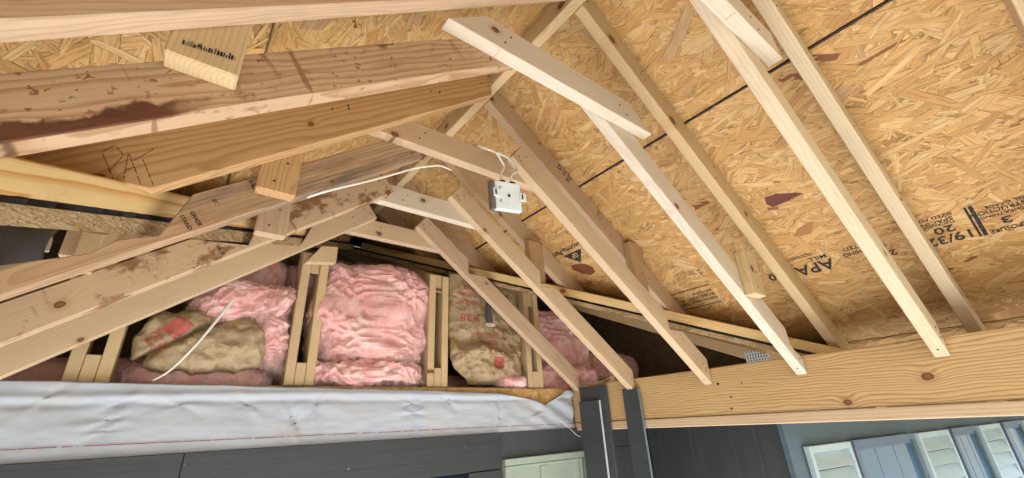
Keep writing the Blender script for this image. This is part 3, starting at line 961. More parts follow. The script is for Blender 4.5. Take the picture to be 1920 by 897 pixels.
roof = tag(empty('house_roof', (0, 3, zr(3))), 'old house roof deck cut open along both valleys, black felt on top', 'roof')
def roof_piece(name, pts, dz0, dz1, mat, jag=0, par=None):
    """polygon in plan lying on the roof plane, between offsets dz0 and dz1"""
    vs = []; n = len(pts)
    for dz in (dz0, dz1):
        for (x, y) in pts:
            vs.append((x, y, zr(y) + dz + H))
    fs = [tuple(range(n)), tuple(range(2 * n - 1, n - 1, -1))]
    for i in range(n):
        j = (i + 1) % n
        fs.append((i, i + n, j + n, j))
    me = bpy.data.meshes.new(name)
    me.from_pydata(vs, [], fs)
    bm = bmesh.new(); bm.from_mesh(me)
    bmesh.ops.recalc_face_normals(bm, faces=bm.faces[:])
    bm.to_mesh(me); bm.free()
    o = mesh_obj(name, me, mat, Matrix.Identity(4), par)
    return o
def jagged(side, c, y0, y1, n, amp, seed):
    r = random.Random(seed)
    return [(valley_pt(side, y0 + (y1 - y0) * i / n, c).x + r.uniform(-amp, amp) * (1 if side == 'R' else -1), y0 + (y1 - y0) * i / n) for i in range(n + 1)]
EV = .62
for (mat, d0, d1, amp, seed, nm, inset) in (('felt', -.012, -.001, .010, 3, 'roofing_felt', .006), ('raw', -.036, -.013, .005, 4, 'deck_board', 0.0)):
    jr = jagged('R', 1.80 + inset, EV, 2.9, 150, amp, seed)
    roof_piece(nm, jr + [(2.6, 6.0), (7.0, 6.0), (7.0, .0), (2.40, .0), (2.40, EV)], d0, d1, M[mat], par=roof)  # eave carried forward, out of view, to shade the wing wall
    jl = jagged('L', .55 + inset, EV, 2.6, 150, amp, seed + 9)
    roof_piece(nm, jl + [(-.6, 6.0), (-6.0, 6.0), (-6.0, EV)], d0 + DZL if nm == 'roofing_felt' else -.050 + DZL, d1 + DZL, M[mat], par=roof)
    roof_piece(nm, [(valley_pt('L', 2.6, .55).x, 2.6), (valley_pt('R', 2.9, 1.80).x, 2.9), (2.6, 6.0), (-.6, 6.0)], d0, d1, M[mat], par=roof)
box('fascia_board', 2.67, 7.0, -.03, -.002, zr(0) - .10, zr(0) - .012, M['trim'], roof)
box('fascia_board', -6.0, -1.0, EV - .03, EV - .002, zr(EV) - .16, zr(EV) - .012, M['trim'], roof)
# ragged splinters and a teal scrap on the cut edge
spl = bpy.data.meshes.new('edge_splinters')
vs, fs = [], []
for side, c, ya, yb in (('R', 1.80, .75, 2.6), ('L', .55, .95, 2.3)):
    for i in range(240):
        p = valley_pt(side, random.uniform(ya, yb), c)
        p.z += -.03 + random.uniform(-.006, .010)
        sg = -1 if side == 'R' else 1
        l = random.uniform(.004, .02)
        d = Vector((sg * random.uniform(.1, .8), random.uniform(-1, .3), random.uniform(-1.0, .3))).normalized() * l
        q = Vector((random.uniform(-1, 1), random.uniform(-1, 1), random.uniform(-1, 1))).normalized() * .0009
        p.x += sg * .004
        b = len(vs)
        for v in (p - q, p + q, p + d, p + Vector((q.y, q.z, q.x))):
            vs.append((v.x, v.y, v.z + H))
        fs += [(b, b + 1, b + 2), (b + 1, b + 3, b + 2), (b + 3, b, b + 2)]
spl.from_pydata(vs, [], fs)
tag(mesh_obj('edge_splinters', spl, M['truss_pine'], Matrix.Identity(4), roof), kind='stuff')
tp = valley_pt('R', 2.02, 1.80)
sc_ = box('torn_scrap', tp.x - .012, tp.x + .03, tp.y - .012, tp.y - .006, tp.z - .022, tp.z - .004, M['teal'], roof, .001)

# ------------------------------------------------------------------ house: wall, siding, side wing
house = tag(empty('house', (1.0, WY, -H)), 'house front under the new roof, dark grey siding and a pale blue wing', 'house')
box('wall_sheathing', -6.0, 2.60, WY, WY + .012, -H, .186, M['osb_edge'], house, 0)
box('top_plate', -6.0, 4.6, WY + .013, WY + .10, .150, .190, M['truss_pine'], house, .002)
box('wall_core', -6.0, 2.60, WY + .014, WY + .10, -H, .148, M['interior'], house, 0)
box('ceiling_board', -6.0, 7.0, WY + .10, 6.0, .160, .175, M['interior'], house, 0)
box('back_wall', -6.0, 7.0, 6.0, 6.1, -H, zr(6.0) - .036, M['interior'], house, 0)
box('gable_wall', 7.001, 7.1, .7, 6.0, -H, 2.3, M['interior'], house, 0)
box('gable_wall', -6.1, -6.001, WY, 6.0, -H, 2.3, M['interior'], house, 0)
# strand pieces on the sheathing edge under the sagging wrap
em = strand_mesh('strands', 900, lambda a, b: a > -9, (0, .12, 0, 1.5), 77)
mm = Matrix(((0, 1, 0, .45), (0, 0, 1, WY - .0003), (1, 0, 0, .066 + H), (0, 0, 0, 1)))
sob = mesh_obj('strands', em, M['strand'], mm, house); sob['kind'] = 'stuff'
for xj in (1.10, 1.42, 1.70):
    quad_mark('sheet_joint', (xj, WY - .0035, .10), X_, Z_, .003, .085, M['black'], house)
fz0, fz1 = -.192, -.030
for (a, b) in ((-6.0, .0955), (.0965, 1.398)):
    box('frieze_board', a, b, WY - .032, WY - .001, fz0, fz1, M['siding'], house, .002)
box('siding_panel', 1.402, 2.598, WY - .026, WY - .001, -.150, fz1, M['trim'], house, .002)
box('siding_panel', 1.99, 2.598, WY - .026, WY - .001, -H, -.152, M['trim'], house, .002)
zt = fz0 - .004
while zt > -H:
    z0 = max(-H, zt - .145)
    box('lap_siding', -6.0, .30, WY - .030, WY - .001, z0, zt, M['siding'], house, .002)
    zt -= .149
box('window_casing', 1.21, 1.398, WY - .034, WY - .001, -1.6, fz0 - .003, M['siding'], house, .002, 'z')
box('window_casing', .302, .40, WY - .034, WY - .001, -1.6, fz0 - .003, M['siding'], house, .002, 'z')
dw = box('window_pane', .40, 1.21, WY - .014, WY - .006, -1.5, fz0 - .001, plain('dark_glass', (.008, .012, .022), .5, spec=.1), house, 0)
box('window_casing', .302, 1.398, WY - .034, WY - .001, -1.75, -1.602, M['siding'], house, .002)
box('siding_panel', .302, 1.40, WY - .026, WY - .001, -H, -1.752, M['siding'], house, .002)
# pale green panelled door
gd = box('door', 1.415, 1.985, WY - .020, WY - .001, -H, -.152, M['green'], house, .002)
def dpart(n, x0, x1, z0, z1, out, mat='green'): return box(n, x0, x1, WY - .02 - out, WY - .0205, z0, z1, M[mat], gd, .003)
dpart('door_frame', 1.415, 1.985, -.182, -.152, .026)
dpart('door_frame', 1.415, 1.448, -H, -.184, .026)
dpart('door_frame', 1.972, 1.985, -H, -.184, .030)
dpart('door_frame', 1.948, 1.960, -H, -.184, .018)
dpart('stile', 1.655, 1.700, -H, -.200, .012)
dpart('rail', 1.452, 1.945, -.199, -.186, .012)
# side wall of the wing
yw = 1.10
for (ya, yb) in ((yw + .005, 1.2205), (1.222, 1.3555), (1.357, 1.6205), (1.622, WY - .03)):
    box('siding_panel', 2.602, 2.62, ya, yb, -H, .10, M['trim'], house, .002, 'y')
# wing front wall, turned a little towards the viewer
an = math.radians(-9)
wu = Vector((math.cos(an), math.sin(an), 0)); wn_ = Vector((math.sin(an), -math.cos(an), 0))
WO = Vector((2.606, yw, 0))
def wing(name, s0, s1, z0, z1, d0, d1, mat, par, bev=.002):
    """box on the wing wall: s along the wall, d = distance in front of it"""
    O = WO + wu * s0 + wn_ * d1
    return prism(name, (O.x, O.y, z0), wu, Z_, rect(s1 - s0, z1 - z0), d1 - d0, M[mat], par, bev)
box('attic_partition', 3.40, 3.42, .75, 5.9, .10, .17, M['interior'], house, 0)  # both partitions added to close the cavity off from open sky
prism('attic_partition', (3.42, 1.0, .18), Y_, Z_, [(0, 0), (4.9, 0), (4.9, zr(5.9) - .24), (0, zr(1.0) - .23)], .02, M['interior'], house, 0)
def wtop(s): return zr(yw + s * wu.y) - .045
prism('wing_wall', (WO + wn_ * 0 + Vector((0, 0, -H))), wu, Z_, [(0, 0), (4.6, 0), (4.6, H + wtop(4.6)), (0, H + wtop(0))], .05, M['bluegrey'], house, .002)
wing('corner_board', -.02, .10, -H, .0, .002, .022, 'bluegrey', house)
wing('corner_board', -.022, .012, -H, -.012, .023, .034, 'bluegrey', house)
ztop = -.178
def shutter(s0, s1):
    sh = wing('shutter', s0, s0 + .026, -1.35, ztop, .004, .036, 'shutter', house)
    wing('stile', s1 - .026, s1, -1.35, ztop, .004, .036, 'shutter', sh)
    wing('rail', s0 + .027, s1 - .027, ztop - .032, ztop, .004, .034, 'shutter', sh)
    wing('rail', s0 + .027, s1 - .027, -1.35, -1.31, .004, .034, 'shutter', sh)
    z = ztop - .036
    while z > -1.30:
        O = WO + wu * (s0 + .027) + wn_ * .002
        a = math.radians(24)
        ax = (wn_ * math.sin(a) + Vector((0, 0, -1)) * math.cos(a))
        nn = ax.cross(wu)
        prism('slat', (O.x, O.y, z), wu, -ax if False else ax, rect(s1 - s0 - .054, .084), .006, M['shutter'], sh, .001)
        z -= .088
def window(s0, s1):
    wo = wing('window', s0, s1, -1.33, ztop - .03, -.002, .006, 'glass', house)
    wing('window_head', s0 - .035, s1 + .035, ztop - .030, ztop + .004, .007, .034, 'frame', wo)
    wing('sash', s0, s1, ztop - .052, ztop - .031, .007, .020, 'frame', wo)
    wing('jamb', s0 - .035, s0, -1.35, ztop - .031, .002, .030, 'frame', wo)
    wing('jamb', s1, s1 + .035, -1.35, ztop - .031, .002, .030, 'bluegrey', wo)
    for i in (1, 2):
        wing('sash', s0 + (s1 - s0) * i / 3 - .002, s0 + (s1 - s0) * i / 3 + .002, -1.33, ztop - .053, .0062, .0075, 'frame', wo, 0)
for (a, b) in ((.155, .575), (1.44, 1.92), (2.50, 2.93), (3.52, 3.95)): shutter(a, b)
for (a, b) in ((.65, 1.34), (2.02, 2.41), (3.05, 3.42)): window(a, b)

# ------------------------------------------------------------------ housewrap
def wrap_top(x):
    pts = [(-2.0, .20), (-.4, .195), (.59, .178), (.99, .171), (1.43, .158), (1.66, .121), (1.729, .094), (1.79, .122), (1.905, .175), (1.955, .172)]
    for (a, za), (b, zb) in zip(pts, pts[1:]):
        if x <= b: return za + (zb - za) * (x - a) / (b - a)
    return pts[-1][1]
def wrap_bot(x): return -.034 - .008 * max(0, x) / 1.9 + .004 * math.sin(x * 5.1)
STP = [(-.28, .145), (-.106, .132), (.052, .12), (.252, .117), (.499, .114), (1.107, .129), (1.395, .119), (.912, .115), (-.128, .077), (-.128, .044), (.41, .072), (.427, .047), (.922, .073), (1.408, .036), (-.75, .12), (1.66, .05)]
def wrap_y(x, z):
    v = (z - wrap_bot(x)) / max(.05, wrap_top(x) - wrap_bot(x))
    y = WY - .013
    n1 = noise.noise(Vector((x * 2.3, z * 9, 3)))
    y -= .005 * (n1 + .4) + .002 * noise.noise(Vector((x * 5 + z * 6, z * 22, 9)))
    y -= .007 * math.exp(-((z - .152 - .006 * math.sin(3 * x)) / .012) ** 2)           # rolled fold near the top
    y += .004 * math.exp(-((z - .128 - .004 * math.sin(4 * x)) / .010) ** 2)
    for (sx, sz) in STP:
        dx, dz = x - sx, z - sz
        r2 = dx * dx + dz * dz
        if r2 < .03:
            y += .004 * math.exp(-r2 / .0006)
            an_ = math.atan2(dz, dx)
            y -= .0045 * math.exp(-r2 / .008) * max(0, math.cos(2 * an_ + sx * 7)) * math.sin(an_ * 5 + sx * 20)
    y -= .010 * max(0, 1 - v * 4) ** 2 * .6                                                # lower hem lifts over the siding
    k = max(0.0, (x - 1.45) / .5)
    y -= k * .008 * math.sin((x * 1.1 + z * 1.9) * 34 + 2 * noise.noise(Vector((x * 4, z * 4, 0)))) * (.6 + .4 * v)
    y -= .0022 * noise.noise(Vector((x * 13, z * 30, 8))) + .0012 * noise.noise(Vector((x * 40, z * 70, 2)))
    return min(y, WY - .0025)
nx, nz = 340, 44
vs, fs = [], []
for i in range(nx + 1):
    x = -1.6 + (1.952 + 1.6) * i / nx
    for j in range(nz + 1):
        v = j / nz
        zb, zt_ = wrap_bot(x), wrap_top(x) + .0025 * noise.noise(Vector((x * 9, 0, 4)))
        z = zb + (zt_ - zb) * v
        vs.append((x, wrap_y(x, z), z + H))
for i in range(nx):
    for j in range(nz):
        a = i * (nz + 1) + j
        fs.append((a, a + nz + 1, a + nz + 2, a + 1))
me = bpy.data.meshes.new('housewrap'); me.from_pydata(vs, [], fs)
hw = mesh_obj('housewrap', me, M['wrap'], Matrix.Identity(4), None, True)
so = hw.modifiers.new('thickness', 'SOLIDIFY'); so.thickness = .0006; so.offset = 1
tag(hw, 'wrinkled white housewrap band stapled along the top of the house wall', 'housewrap')
STM = bpy.data.meshes.new('staple')
b_ = bmesh.new(); bmesh.ops.create_cube(b_, size=1); bmesh.ops.scale(b_, vec=(.012, .0016, .0016), verts=b_.verts[:]); b_.to_mesh(STM); b_.free()
STM.materials.append(M['nail'])
for (sx, sz) in STP:
    o = bpy.data.objects.new('staple', STM)
    m = Matrix.Rotation(random.uniform(-.8, .3), 4, 'Y'); m.translation = (sx, wrap_y(sx, sz) - .002, sz + H)
    link(o, m, hw)
# red chalk line
vs, fs = [], []
for i in range(241):
    x = -1.55 + 3.49 * i / 240
    z = .005 - .006 * x + .0015 * noise.noise(Vector((x * 3, 1, 1)))
    for dz in (-.0012, .0012):
        vs.append((x, wrap_y(x, z + dz) - .0032, z + dz + H))
    if i: fs.append((2 * i - 2, 2 * i, 2 * i + 1, 2 * i - 1))
me = bpy.data.meshes.new('chalk_line'); me.from_pydata(vs, [], fs)
mesh_obj('chalk_line', me, M['red_line'], Matrix.Identity(4), hw)
th = tube('loose_thread', [(1.80, 1.938, .03), (1.84, 1.932, .0), (1.88, 1.915, -.035), (1.915, 1.91, -.065), (1.95, 1.91, -.08)], .0013, M['cable'], hw, 6)

# ------------------------------------------------------------------ dark trim boards standing against the beam
def tboard(label, y0, y1, x0, ztop_, edge):
    o = box('trim_board', x0, x0 + .016, y0, y1, -H, ztop_, M['trim'], None, .0015, 'z')
    tag(o, label, 'trim board')
    quad_mark('cut_edge', (x0 + .0012, y0 - .0006, -H + .002), X_, Z_, .0136, ztop_ + H - .004, M[edge], o)
    return o
tboard('taller dark grey trim board behind its white-edged twin against the beam', 1.667, 1.864, 1.932, .183, 'trim')
tboard('shorter dark grey trim board with a white cut edge in front of another', 1.708, 1.860, 1.913, .106, 'trim_edge')
tboard('single narrow dark grey trim board with a blue-grey edge against the beam', 1.452, 1.552, 1.932, .147, 'trim_edge2')

# ------------------------------------------------------------------ trusses of the house
def truss(xc, label, ycut, tail=False):
    t = tag(empty('roof_truss', (xc, WY + .03, .19)), label, 'truss', 'trusses above the house wall')
    zb = .191
    box('bottom_chord', xc - .019, xc + .019, WY + .004, 5.4, zb, zb + D, M['truss_pine'], t, .002, 'y')
    y0 = ycut
    zt0 = zr(y0) - .038; L = math.hypot(1, RS)
    # top chord under the old deck, plumb cut at its free end
    prism('top_chord', (xc + .019, y0, zr(y0) - .038 - .098), Y_, Z_, [(0, 0), (6.0 - y0 - .05, (5.95 - y0) * RS), (6.0 - y0 - .05, (5.95 - y0) * RS + .097), (0, .097)], .038, M['truss_pine'], t, .002)
    if ycut > 1.7 or not tail:
        hh = zr(WY + .02) - .040
        for sx in (-1, 1):
            w_ = .036
            xa = xc + .0205 if sx > 0 else xc - .0205 - w_
            top = [(0, 0), (.56, 0)]
            zt1 = zr(WY + .005) - .040; zt2 = zr(WY + .094) - .040
            prism('stud', (xa + w_, WY + .005, zb), Y_, Z_, [(0, 0), (.089, 0), (.089, zt2 - zb), (0, zt1 - zb)], w_, M['truss_pine'] if sx < 0 else M['spruce_yellow'], t, .002)
    return t
truss(-.21, 'truss end with doubled studs at the far left of the insulation bays', 1.30)
truss(.425, 'truss end with doubled studs left of the big pink batt', 1.98)
truss(1.055, 'truss end with doubled studs right of the big pink batt', 1.98)
truss(1.692, 'truss end with doubled studs right of the tall paper-faced batt', 1.98)
t4 = truss(2.37, 'truss tail with a steel connector plate behind the pine beam', .66, True)
truss(2.98, 'truss tail in the dark cavity farthest to the right', .66, True)
truss(-.82, 'truss tail under the old eave left of the view', .66, True)
# raw top piece on the second truss
o = xz_board('cut_block', 'sawn wedge of old framing nailed across the stud tops left of the pink batt', 'block',
             [(.372, .70), (.50, .72), (.50, .80), (.43, .79)], WY - .036, 'X', M['truss_pine'])
# steel connector plate with rows of teeth
npm = bmesh.new()
nxp, nzp = 7, 5
wp, hp = .115, .075
me = bpy.data.meshes.new('connector_plate')
vs = [(0, 0, 0), (wp, 0, 0), (wp, 0, hp), (0, 0, hp)]; fs = [(0, 1, 2, 3)]
me.from_pydata(vs, [], fs); npm.free()
pl = mesh_obj('connector_plate', me, M['galv'], frame((2.3495, 1.06, .215), (0, -1, 0), (0, .0, 1)), t4)
vs, fs = [], []
for i in range(8):
    for j in range(5):
        a = .008 + i * .0135 + (j % 2) * .003; b = .007 + j * .0145
        n0 = len(vs)
        vs += [(a, -.001, b), (a + .0048, -.001, b), (a + .0048, -.001, b + .010), (a, -.001, b + .010)]
        fs.append((n0, n0 + 1, n0 + 2, n0 + 3))
me = bpy.data.meshes.new('teeth_slots'); me.from_pydata(vs, [], fs)
mesh_obj('teeth_slots', me, M['black'], frame((2.349, 1.06, .215), (0, -1, 0), (0, 0, 1)), t4)

# old framing stub and dark plastic at far left
sb = box('framing_stub', -.262, -.214, 1.345, 1.75, .408, .488, M['truss_pine'], None, .003, 'y')
tag(sb, 'rough sawn framing stub under the cut roof edge at far left', 'stub')

def lumpy(name, fn, nu, nv, mat, parent=None, closed_u=True):
    vs, fs = [], []
    for i in range(nu):
        for j in range(nv + 1):
            p = fn(i / nu, j / nv); vs.append((p.x, p.y, p.z + H))
    for i in range(nu):
        i2 = (i + 1) % nu
        for j in range(nv):
            fs.append((i * (nv + 1) + j, i2 * (nv + 1) + j, i2 * (nv + 1) + j + 1, i * (nv + 1) + j + 1))
    me = bpy.data.meshes.new(name); me.from_pydata(vs, [], fs)
    c = Vector((sum(v[0] for v in vs) / len(vs), sum(v[1] for v in vs) / len(vs), min(v[2] for v in vs)))
    me.transform(Matrix.Translation(-c))
    return mesh_obj(name, me, mat, Matrix.Translation(c), parent, True)
def sgnpow(a, e): return math.copysign(abs(a) ** e, a)
def batt_fn(c, r, e1, e2, seed, amps=(.03, .012, .005), scales=(7, 20, 60), shear=0, sag=0):
    c = Vector(c); sv = Vector((seed * 3.1, seed * 7.7, seed * 1.3))
    def fn(u, v):
        a = 2 * math.pi * u; b = math.pi * (v - .5)
        q = Vector((sgnpow(math.cos(b), e1) * sgnpow(math.cos(a), e2), sgnpow(math.cos(b), e1) * sgnpow(math.sin(a), e2), sgnpow(math.sin(b), e1)))
        p = Vector((q.x * r[0], q.y * r[1], q.z * r[2]))
        n = Vector((q.x / r[0], q.y / r[1], q.z / r[2])).normalized()
        P = p + sv
        wv = noise.noise_vector(P * 7) * .03
        d = amps[0] * noise.noise((P + wv) * scales[0])
        rd = 1 - abs(noise.noise((P + wv * 1.5) * scales[1])) * 2
        d += amps[1] * (rd - .4)
        rd2 = 1 - abs(noise.noise((P + wv) * scales[2])) * 2
        d += amps[2] * (rd2 - .4)
        d += amps[2] * .4 * noise.noise(P * 130)
        p = p + n * d
        p.z -= sag * p.x * p.x / (r[0] ** 2)
        p.x += shear * p.z
        return c + p
    return fn
def fibres(o, n, seed, lmin=.02, lmax=.06, rad=.0006):
    """glass fibres combed over a batt in swirls, some curling off it"""
    r = random.Random(seed)
    me = o.data
    cand = [p for p in me.polygons if p.normal.y < .3]
    vs, fs = [], []
    for k in range(n):
        p = r.choice(cand)
        a = p.center.copy(); nn = p.normal.copy()
        fld = noise.noise_vector(a * 7 + Vector((seed, 0, 0))) + Vector((0, 0, -.25))
        d = fld - nn * fld.dot(nn)
        if d.length < 1e-4: continue
        d.normalize()
        loose = r.random() < .07
        d = (d + nn * (r.uniform(.3, 1.2) if loose else r.uniform(.02, .22)) + Vector((r.uniform(-1, 1), r.uniform(-1, 1), r.uniform(-1, 1))) * .25).normalized()
        L = r.uniform(lmin, lmax); cv = noise.noise_vector(a * 23) - nn * .35
        rd = rad * (r.uniform(1.4, 2.4) if r.random() < .2 else r.uniform(.5, 1.3))
        base = len(vs)
        a = a - nn * .001
        for q_ in range(5):
            t = q_ / 4
            c = a + d * L * t + cv * L * .55 * t * t
            rr = rd * (1 - .75 * t)
            for q in range(3):
                an_ = 2.094 * q
                vs.append((c.x + rr * math.cos(an_), c.y + rr * math.sin(an_) * .7, c.z + rr * math.sin(an_ + 1)))
        for q_ in range(4):
            for q in range(3):
                q2 = (q + 1) % 3
                fs.append((base + q_ * 3 + q, base + q_ * 3 + q2, base + q_ * 3 + 3 + q2, base + q_ * 3 + 3 + q))
    m = bpy.data.meshes.new('loose_fibres'); m.from_pydata(vs, [], fs)
    f = mesh_obj('loose_fibres', m, M['pink_light'], MW[o].copy(), o, True)
    f['kind'] = 'stuff'
def batt(label, c, r, e1, e2, seed, nu=220, nv=140, nf=260, **kw):
    o = lumpy('insulation_batt', batt_fn(c, r, e1, e2, seed, **kw), nu, nv, M['pink'])
    tag(o, label, 'insulation')
    if nf: fibres(o, nf * 16, seed)
    return o
# bay with the big pink batt
batt('big pink fluffy insulation batt filling the bay between two doubled studs', (.735, 2.085, .538), (.285, .12, .235), .5, .42, 1, 320, 220, 420, amps=(.055, .016, .006), scales=(6, 20, 60))
batt('torn roll of pink insulation lying below the big pink batt', (.725, 2.03, .248), (.25, .075, .050), .6, .5, 2, 260, 110, 160, amps=(.03, .018, .007))
batt('dark pink insulation peeking over the top of the big pink batt', (.60, 2.22, .70), (.24, .10, .09), .7, .6, 12, 160, 80, 60)
# bay with the rolled paper batt
batt('pink insulation tuft spilling over the crumpled paper batt', (.185, 2.035, .515), (.17, .07, .095), .7, .7, 3, 220, 120, 240, shear=.35, amps=(.03, .014, .006))
batt('torn flap of pink insulation hanging right of the crumpled paper batt', (.298, 2.02, .405), (.062, .05, .145), .8, .8, 4, 160, 160, 160, shear=-.12, amps=(.018, .010, .005))
batt('flat dusky pink insulation on the sill under the crumpled paper batt', (.10, 2.14, .222), (.245, .10, .040), .5, .5, 5, 220, 90, 120, amps=(.014, .010, .004))
# bays on the right
batt('shadowed pink insulation in the bay right of the tall paper batt', (2.05, 2.24, .45), (.32, .12, .28), .5, .45, 6, 220, 140, 160, amps=(.04, .016, .006))
batt('low heap of pink insulation above the beam near the trim boards', (2.03, 2.10, .25), (.29, .08, .085), .6, .5, 7, 200, 80, 100)
batt('far shadowed pink insulation behind the connector plate', (2.67, 2.28, .31), (.28, .12, .15), .5, .45, 8, 180, 110, 60, amps=(.04, .016, .006))
batt('pink insulation scrap at the foot of the tall paper batt', (1.53, 1.995, .222), (.10, .035, .032), .7, .6, 9, 130, 60, 60, amps=(.008, .006, .003))
batt('pink insulation glimpsed between the left vault boards', (.10, 2.20, .66), (.24, .10, .10), .6, .5, 10, 160, 80, 60)
batt('loose pink blanket spread over the attic floor behind the trusses', (1.2, 3.4, .22), (3.2, 1.15, .10), .5, .35, 11, 260, 70, 0, amps=(.05, .02, .01), scales=(3, 9, 24))

# paper-faced batts
def fold(x, z, s):
    n = noise.noise
    d1 = noise.voronoi(Vector((x * 15, z * 15, s)))[0]
    d2 = noise.voronoi(Vector((x * 27 + 3, z * 27, s)))[0]
    r = .038 * (d1[0] - .35) + .011 * (d2[0] - .35)
    for (a, b, sc, am) in ((.9, .4, 8, .014), (-.5, 1, 13, .008), (.3, -.9, 26, .003)):
        t = n(Vector((x * sc * a + z * sc * b + s, z * sc * a - x * sc * b, s * 2.7)))
        r += am * (1 - 2 * abs(t))
    return r
def tall_y(x, z):
    # tall paper face in its bay: flat above, folded and bellied towards its foot
    u = (x - 1.385) / .245
    v = (z - .20) / .55
    y = 2.035 - .045 * max(0, 1 - u * u) ** .5 * (1 if v > .3 else .9)
    y -= .03 * math.exp(-((v - .16) / .18) ** 2) * max(0, 1 - u * u)
    k = .35 + .9 * math.exp(-((v - .3) / .3) ** 2)
    y -= k * fold(x, z, 4.0) * .75
    # one big diagonal crease in the lower half
    cz = .40 - .42 * abs(x - 1.32)
    y -= .028 * math.exp(-((z - cz) / .030) ** 2) * max(0, 1 - ((x - 1.33) / .2) ** 2)
    y += .022 * math.exp(-((z - cz - .055) / .03) ** 2) * max(0, 1 - ((x - 1.33) / .2) ** 2)
    return y
nx2, nz2 = 90, 120
vs, fs = [], []
for i in range(nx2 + 1):
    for j in range(nz2 + 1):
        u = -1 + 2 * i / nx2; v = j / nz2
        z = .205 + .60 * v
        wdt = .245 * (1 if v > .25 else (1 - (1 - v / .25) ** 2.2 * .55))
        x = 1.385 + u * wdt + .004 * noise.noise(Vector((u * 3, v * 9, 5)))
        y = tall_y(x, z)
        if v < .1: y += .05 * (1 - v / .1) ** 2
        vs.append((x - 1.385, y - 2.0, z))
for i in range(nx2):
    for j in range(nz2):
        a = i * (nz2 + 1) + j
        fs.append((a, a + nz2 + 1, a + nz2 + 2, a + 1))
me = bpy.data.meshes.new('paper_batt'); me.from_pydata(vs, [], fs)
pb = mesh_obj('paper_batt', me, M['kraft'], Matrix.Translation((1.385, 2.0, H)), None, True)
me.set_sharp_from_angle(angle=math.radians(16))
so = pb.modifiers.new('thickness', 'SOLIDIFY'); so.thickness = .001; so.offset = -1
tag(pb, 'tall brown paper-faced insulation batt printed in red, standing between studs', 'insulation')
sf = lambda x, z: tall_y(x, z) - .003
def pstamp(txt, x, z, size, st=1.0):
    # printed upside down: reads right to left seen from the porch
    return stamp('print', txt, (x, 1.96, z), (-1, 0, 0), (0, 0, -1), size, M['red_ink'], pb, st, surf=sf)
pstamp('PINK', 1.435, .392, .050, .95)
pstamp('RESPAN', 1.430, .440, .034, .9)
pstamp('FIBERGLAS', 1.435, .478, .036, .95)
pstamp('R38', 1.315, .575, .058, 1.25)
pstamp('FIBERGLAS', 1.330, .655, .036, .8)
pstamp('THERMAL', 1.300, .700, .034, .8)
pstamp('PINK', 1.310, .745, .040, 1.1)
pstamp('R38', 1.425, .535, .036, 1.3)
def print_rect(x0, x1, z0, z1, f, par, mat, n=10):
    vs, fs = [], []
    for i in range(n + 1):
        for j in range(n + 1):
            x = x0 + (x1 - x0) * i / n; z = z0 + (z1 - z0) * j / n
            vs.append((x, f(x, z), z + H))
    for i in range(n):
        for j in range(n):
            a = i * (n + 1) + j; fs.append((a, a + n + 1, a + n + 2, a + 1))
    m_ = bpy.data.meshes.new('print'); m_.from_pydata(vs, [], fs)
    return mesh_obj('print', m_, mat, Matrix.Identity(4), par)
print_rect(1.388, 1.443, .285, .345, sf, pb, M['red_ink'])
print_rect(1.185, 1.1866, .33, .60, sf, pb, M['red_ink'], 24)
print_rect(1.475, 1.4766, .26, .52, sf, pb, M['red_ink'], 24)
print_rect(1.20, 1.475, .261, .2625, sf, pb, M['red_ink'], 24)
# black strap with a torn pale end hanging in front of it
bs = tube('hanging_strap', [(1.352, 1.945, .73), (1.353, 1.94, .66), (1.352, 1.94, .58), (1.356, 1.938, .525)], .014, M['bag'], None, 10, 6, .019)
tag(bs, 'dark grey strap with a torn pale end hanging before the tall paper batt', 'strap')
prism('torn_end', (1.322, 1.934, .505), X_, Z_, [(0, .006), (.03, 0), (.07, .006), (.066, .022), (.035, .030), (.008, .020)], .005, M['cable_old'], bs, .001)

# crumpled paper batt in the left bay
CA = Vector((.085, 2.03, .345))
def crum(u, v):
    a = 2 * math.pi * u; b = math.pi * (v - .5)
    q = Vector((sgnpow(math.cos(b), .75) * sgnpow(math.cos(a), .7), sgnpow(math.cos(b), .75) * sgnpow(math.sin(a), .7), sgnpow(math.sin(b), .7)))
    p = Vector((q.x * .205, q.y * .085, q.z * .105))
    n = Vector((q.x / .2, q.y / .085, q.z / .105)).normalized()
    f = fold(p.x + .3, p.z, 9.0) * .9 - .01
    # deep fold running diagonally across the face
    t = p.z - (.05 + .75 * (p.x + .02)) if p.x < .09 else 9
    f -= .035 * math.exp(-(t / .012) ** 2)
    p = p + n * f
    p.z += .10 * (p.x - .0) * 0 - .12 * max(0, -p.x - .05) * 0
    p.z -= .9 * max(0, abs(p.x) - .11) ** 2
    return CA + p
pa = lumpy('paper_batt', crum, 120, 80, M['kraft'])
pa.data.set_sharp_from_angle(angle=math.radians(18))
tag(pa, 'crumpled brown paper insulation batt with a red square, lying in the left bay', 'insulation')
def crum_face(x, z):
    # front surface by search along y
    best = 9
    return best
from mathutils.bvhtree import BVHTree
me_ = pa.data
bv = BVHTree.FromPolygons([MW[pa] @ v.co for v in me_.vertices], [tuple(p.vertices) for p in me_.polygons])
def crum_y(x, z):
    h = bv.ray_cast(Vector((x, 1.5, z + H)), Vector((0, 1, 0)))
    return (h[0].y - .0025) if h[0] is not None else 2.0
print_rect_pts = []
